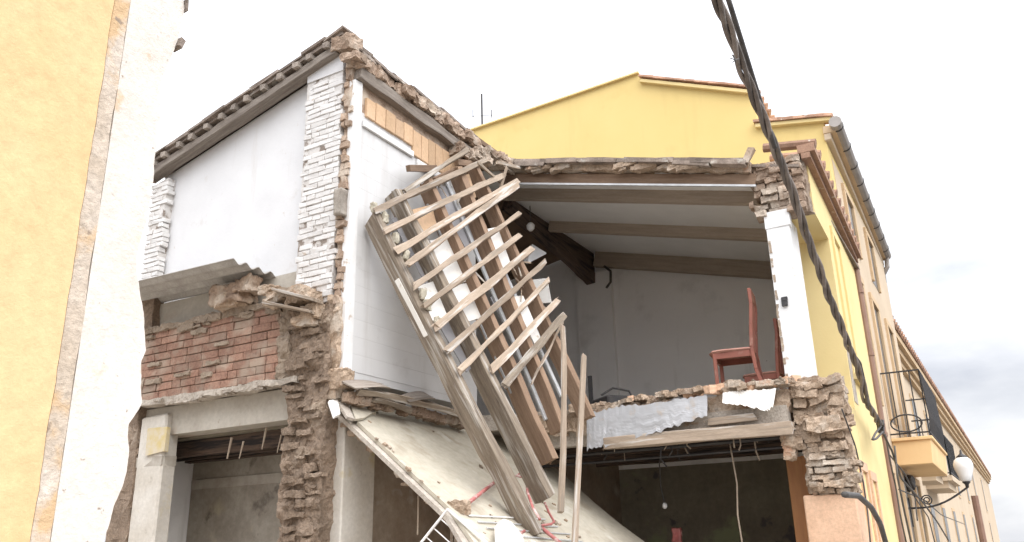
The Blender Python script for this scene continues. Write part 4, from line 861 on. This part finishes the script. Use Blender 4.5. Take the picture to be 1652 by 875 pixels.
mb = MB(); mb.tube([aX(975, 430, 11.8), aX(985, 438, 11.75), aX(985, 455, 11.7), aX(978, 465, 11.7)], .02, 7); tag(build(mb, 'loose_hose', M['black'], smooth=True), 'short black hose curling out of the room ceiling above the pilaster', 'hose')

# ------------------------------------------------------------------ torn canes and wires hanging from the ground floor ceilings
for i in range(22):
    px = rnd(965, 1270); x = rnd(8.15, 8.5); a = aX(px, 712 - (px - 965) * .06 + rnd(0, 14), x); l = rnd(.06, .22)
    mb = MB(); mb.tube([a, a + V((rnd(-.02, .02), rnd(-.03, .03), -l * .6)), a + V((rnd(-.02, .02), rnd(-.05, .05), -l))], rnd(.004, .009), 5)
    tag(build(mb, 'torn_cane', M['cane'] if rnd(0, 1) < .6 else M['iron']), 'thin strand hanging from the torn ceiling right of the leaning laths', 'strand', 'strands hanging under the upper floor')
for (px, py, l, r) in ((374, 706, .20, .014), (393, 712, .16, .010), (430, 690, .2, .012), (454, 702, .16, .010), (466, 705, .12, .01)):
    a = aX(px, py, 5.6); mb = MB(); mb.tube([a, a + V((0, .02, -l * .5)), a + V((0, .04, -l))], [r, r * .8, r * .5], 6)
    tag(build(mb, 'hanging_shred', M['cane']), 'plaster shred hanging from the lintel below the red brick parapet', 'strand', 'shreds under the brick parapet')
mb = MB(); a = onS(675, 800, -.12); mb.tube([a, a + V((0, 0, -.14)), a + V((.01, .01, -.30))], .007, 5); tag(build(mb, 'dangling_shred', M['cane']), 'single pale shred dangling under the tilted floor slab', 'strand')
mb = MB(); mb.tube([aX(1176, 708, 8.35), aX(1182, 740, 8.35), aX(1189, 780, 8.35), aX(1190, 830, 8.36), aX(1198, 880, 8.36), aX(1198, 930, 8.36)], .009, 6); tag(build(mb, 'hanging_wire', M['cane'], smooth=True), 'long grey wire hanging into the dark lower room', 'wire')
a = aX(1072, 812, 9.0); bu = empty('bare_bulb', a, 'bare bulb hanging on a thin cord in the dark lower room', 'light bulb')
mb = MB(); mb.tube([a, aX(1066, 785, 9.0), aX(1064, 750, 9.0), aX(1066, 728, 9.0)], .008, 5); build(mb, 'cord', M['black'], bu)
mb = MB(); mb.lathe(a + V((0, 0, -.03)), [(.012, -.03), (.028, -.01), (.026, .015), (.012, .035)], 10); build(mb, 'bulb', M['globe'], bu, smooth=True)
a = aX(1091, 862, 9.4); mb = MB(); mb.lump(a + V((0, 0, -.05)), (.03, .05, .12), .025, 8, 6); tag(build(mb, 'red_cloth', M['red_paint'], smooth=True), 'red cloth scrap hanging low in the dark lower room', 'cloth')
mb = MB(); mb.box((6.6, 6.6, 1.60), (6.7, 7.1, 1.72)); mb.box((6.6, 6.65, 0), (6.7, 6.7, 1.6)); mb.box((6.6, 7.0, 0), (6.7, 7.05, 1.6)); tag(build(mb, 'red_rail', M['red_paint']), 'red rail end in the rear lower room behind the plaster column', 'rail')

# ------------------------------------------------------------------ red tube frame, wire rack and post in the rubble
rt = empty('red_tube_frame', onS(850, 840), 'bent red tubular frame lying on the fallen slab around the rafter feet', 'tube frame')
def tubes(pxs, off, r, m_): mb = MB(); mb.tube([onS(px, py, off) for px, py in pxs], r, 8); return build(mb, 'tube', m_, rt, smooth=True)
tubes([(755, 812), (806, 772)], .06, .017, M['red_paint'])
tubes([(833, 768), (846, 759), (850, 772), (833, 768)], .16, .009, M['red_paint'])
tubes([(849, 772), (851, 795), (860, 820), (871, 838)], .20, .012, M['red_paint'])
tubes([(879, 812), (886, 828), (894, 842), (889, 846), (874, 848)], .10, .011, M['red_paint'])
tubes([(874, 852), (908, 880)], .08, .016, M['red_paint'])
tubes([(846, 857), (824, 872)], .08, .013, M['red_paint'])
wr = empty('wire_rack', onS(722, 822), 'white wire rack tipped on its corner at the foot of the fallen slab', 'rack')
c = aX(722, 822, 5.45)
def rk(p, q, r): mb = MB(); mb.tube([aX(*p, 5.45), aX(*q, 5.40)], r, 7); return mb
build(rk((722, 822), (640, 925), .011), 'rail', M['wire_white'], wr); build(rk((722, 822), (830, 915), .012), 'rail', M['wire_white'], wr)
for i in range(1, 7):
    t = i / 7.; build(rk((722 - 82 * t, 822 + 103 * t), (722 - 82 * t + 70, 822 + 103 * t + 62), .005), 'wire', M['wire_white'], wr)
sp_ = empty('splintered_post', onS(735, 875), 'splintered post stump standing behind the wire rack', 'post')
a = aX(737, 826, 5.62); mb = MB()
for i in range(9):
    y = (i - 4) * .013; mb.bar(a + V((rnd(-.03, .03), y, -.7)), a + V((rnd(-.03, .03), y + rnd(-.01, .01), rnd(-.06, .05))), .02, .03, (1, 0, 0), rnd(.7, 1.2), .003)
build(mb, 'splinters', M['timber_pale'], sp_)
mb = MB(); mb.lump(a + V((0, -.02, .03)), (.05, .06, .06), .03, 7, 6, seed=3); build(mb, 'mortar_head', M['rubble_light'], sp_)
mb = MB(); mb.prism([onS(803, 872, .10), onS(802, 845, .10), onS(812, 836, .10), onS(826, 842, .10), onS(845, 866, .10), onS(850, 900, .10), onS(805, 900, .10)], SN * -.05); tag(build(mb, 'plaster_chunk', M['insul'], bevel=.01), 'white chunk of plaster lying on the fallen slab beside the longest rafter', 'plaster chunk')

# ------------------------------------------------------------------ street cables
tcb = empty('overhead_cable', (12, DF, 3.1), 'thick twisted overhead cable slanting across the picture to the yellow facade', 'cable')
K = [((1150, -20), 3.4), ((1164, 20), 3.7), ((1180, 60), 4.1), ((1204, 125), 4.8), ((1230, 190), 5.5), ((1255, 250), 6.2), ((1285, 330), 7.2), ((1312, 410), 8.2), ((1338, 480), 9.2), ((1364, 545), 10.2), ((1382, 590), 10.8), ((1392, 620), 11.1), ((1398, 650), 11.3), ((1420, 685), 11.55)]
path = [aY(*p, .97 + .13 * i / (len(K) - 1)) for i, (p, x) in enumerate(K)]
def resample(path, n):
    L_ = [0]
    for a, b_ in zip(path, path[1:]): L_.append(L_[-1] + (b_ - a).length)
    out_ = []
    for i in range(n):
        s = L_[-1] * i / (n - 1); j = max(k for k in range(len(path) - 1) if L_[k] <= s + 1e-9); out_.append(path[j].lerp(path[j + 1], (s - L_[j]) / max(1e-6, L_[j + 1] - L_[j])))
    return out_
rp = resample(path, 170)
for k in range(3):
    mb = MB(); pts = []
    for i, p in enumerate(rp):
        d = (rp[min(i + 1, 169)] - rp[max(i - 1, 0)]).normalized(); a = d.cross(V((0, 0, 1))).normalized(); b_ = d.cross(a); t = i * .26 + k * 2.09
        rr = (.018 if k < 2 else .024) * (1 + .4 * noise.noise(V((i * .09, k, 0))))
        pts.append(p + a * (math.cos(t) * rr) + b_ * (math.sin(t) * rr))
    mb.tube(pts, .017, 7, tone=(1, .8, 1.35)[k]); build(mb, 'strand', M['cable'], tcb, smooth=True)
mb = MB(); pts = [aY(1172, -10, .97), aY(1194, 60, .975), aY(1225, 160, .99), aY(1250, 238, 1.005)]; mb.tube(resample(pts, 12), .018, 7); build(mb, 'strand', M['black'], tcb, smooth=True)
mb = MB(); q = aY(1186, 97, .98)
for i in range(5): mb.tube([q, q + V((rnd(-.02, .02), rnd(-.01, .03), rnd(-.06, .05)))], .004, 4)
mb.tube([aY(1192, 95, .98), q], .004, 4); build(mb, 'tie_tuft', M['black'], tcb)
def wire(pxs, y, r, name, lb, m_='black', cat='cable'):
    mb = MB(); mb.tube(resample([aY(px, py, y) for px, py in pxs], 26), r, 7); return tag(build(mb, name, M[m_], smooth=True), lb, cat)
wire([(1372, 565), (1388, 585), (1396, 620), (1404, 660), (1420, 690)], 1.13, .012, 'slack_cable', 'thin slack cable beside the lower end of the twisted cable')
wire([(1421, 688), (1412, 700), (1407, 710), (1414, 708), (1424, 697)], 1.10, .012, 'cable_loop', 'small loop of cable at the end of the twisted cable')
wire([(1362, 798), (1385, 800), (1405, 818), (1420, 845), (1430, 880)], 1.02, .024, 'thick_hose', 'thick black hose bending down the facade from the brick stub', cat='hose')
wire([(1358, 660), (1380, 720), (1393, 780), (1400, 830), (1404, 875)], 1.12, .007, 'facade_wire', 'thin wire running down the yellow facade beside the brick stub')
wire([(1425, 700), (1440, 730), (1452, 770), (1470, 790), (1490, 812), (1512, 842), (1530, 872)], 1.10, .013, 'sagging_cable', 'cable sagging along the facade under the near balcony')
wire([(1443, 720), (1448, 770), (1458, 820), (1470, 875)], 1.08, .012, 'drop_cable', 'cable dropping down the facade left of the near balcony')
for k, pl_ in enumerate((((1428, 700), (1436, 745), (1446, 790), (1452, 830), (1462, 875)), ((1436, 735), (1460, 765), (1476, 800), (1480, 840)), ((1450, 790), (1490, 806), (1520, 832), (1556, 846)), ((1462, 770), (1474, 800), (1498, 835), (1508, 875)))):
    wire(pl_, 1.22 + .03 * k, .010, 'facade_cable', ('thin cable dropping straight from the cable knot down the cream facade', 'thin cable curving under the left end of the near balcony', 'thin cable running level below the street lamp bracket', 'thin cable slanting down the cream facade under the near balcony')[k])
mb = MB()
mb.lump(aY(1468, 780, 1.32), (.16, .05, .09), .05, 8, 8, seed=4)
tag(build(mb, 'junction_box', M['black'], smooth=True), 'dark lumpy cable joint on the facade below the near balcony', 'cable fitting')
mb = MB(); q = aY(1421, 688, 1.12)
for i in range(5): mb.lump(q + V((rnd(-.06, .06), rnd(-.02, .02), rnd(-.05, .06))), (.04, .03, .04), .015, 9, 4, seed=i)
tag(build(mb, 'junction_clump', M['black'], smooth=True), 'black knot of fittings where the twisted cable meets the facade', 'cable fitting')

# crumbs of plaster and brick that slid down the fallen floor
for i in range(34):
    px = rnd(590, 960); lo = 664 + max(0, px - 600) * .18; hi = min(870, 680 + (px - 577) * .94); py = hi - (hi - lo) * rnd(0, 1) ** 1.6 * .95
    if py < lo + 4 or py > 890: continue
    sc_ = rnd(.08, .34); q = onS(px, py, .028 * sc_)
    o = bpy.data.objects.new('rubble_crumb', protos[random.choice((0, 4, 3, 4, 3))]); place(o, Matrix.Translation(q) @ Matrix.Rotation(rnd(0, 6.28), 4, SN) @ SN.to_track_quat('Z', 'Y').to_matrix().to_4x4() @ Matrix.Scale(sc_, 4), None)
    tag(o, 'small crumb of brick or plaster lying on the tilted floor slab', 'rubble', 'crumbs on the fallen slab')
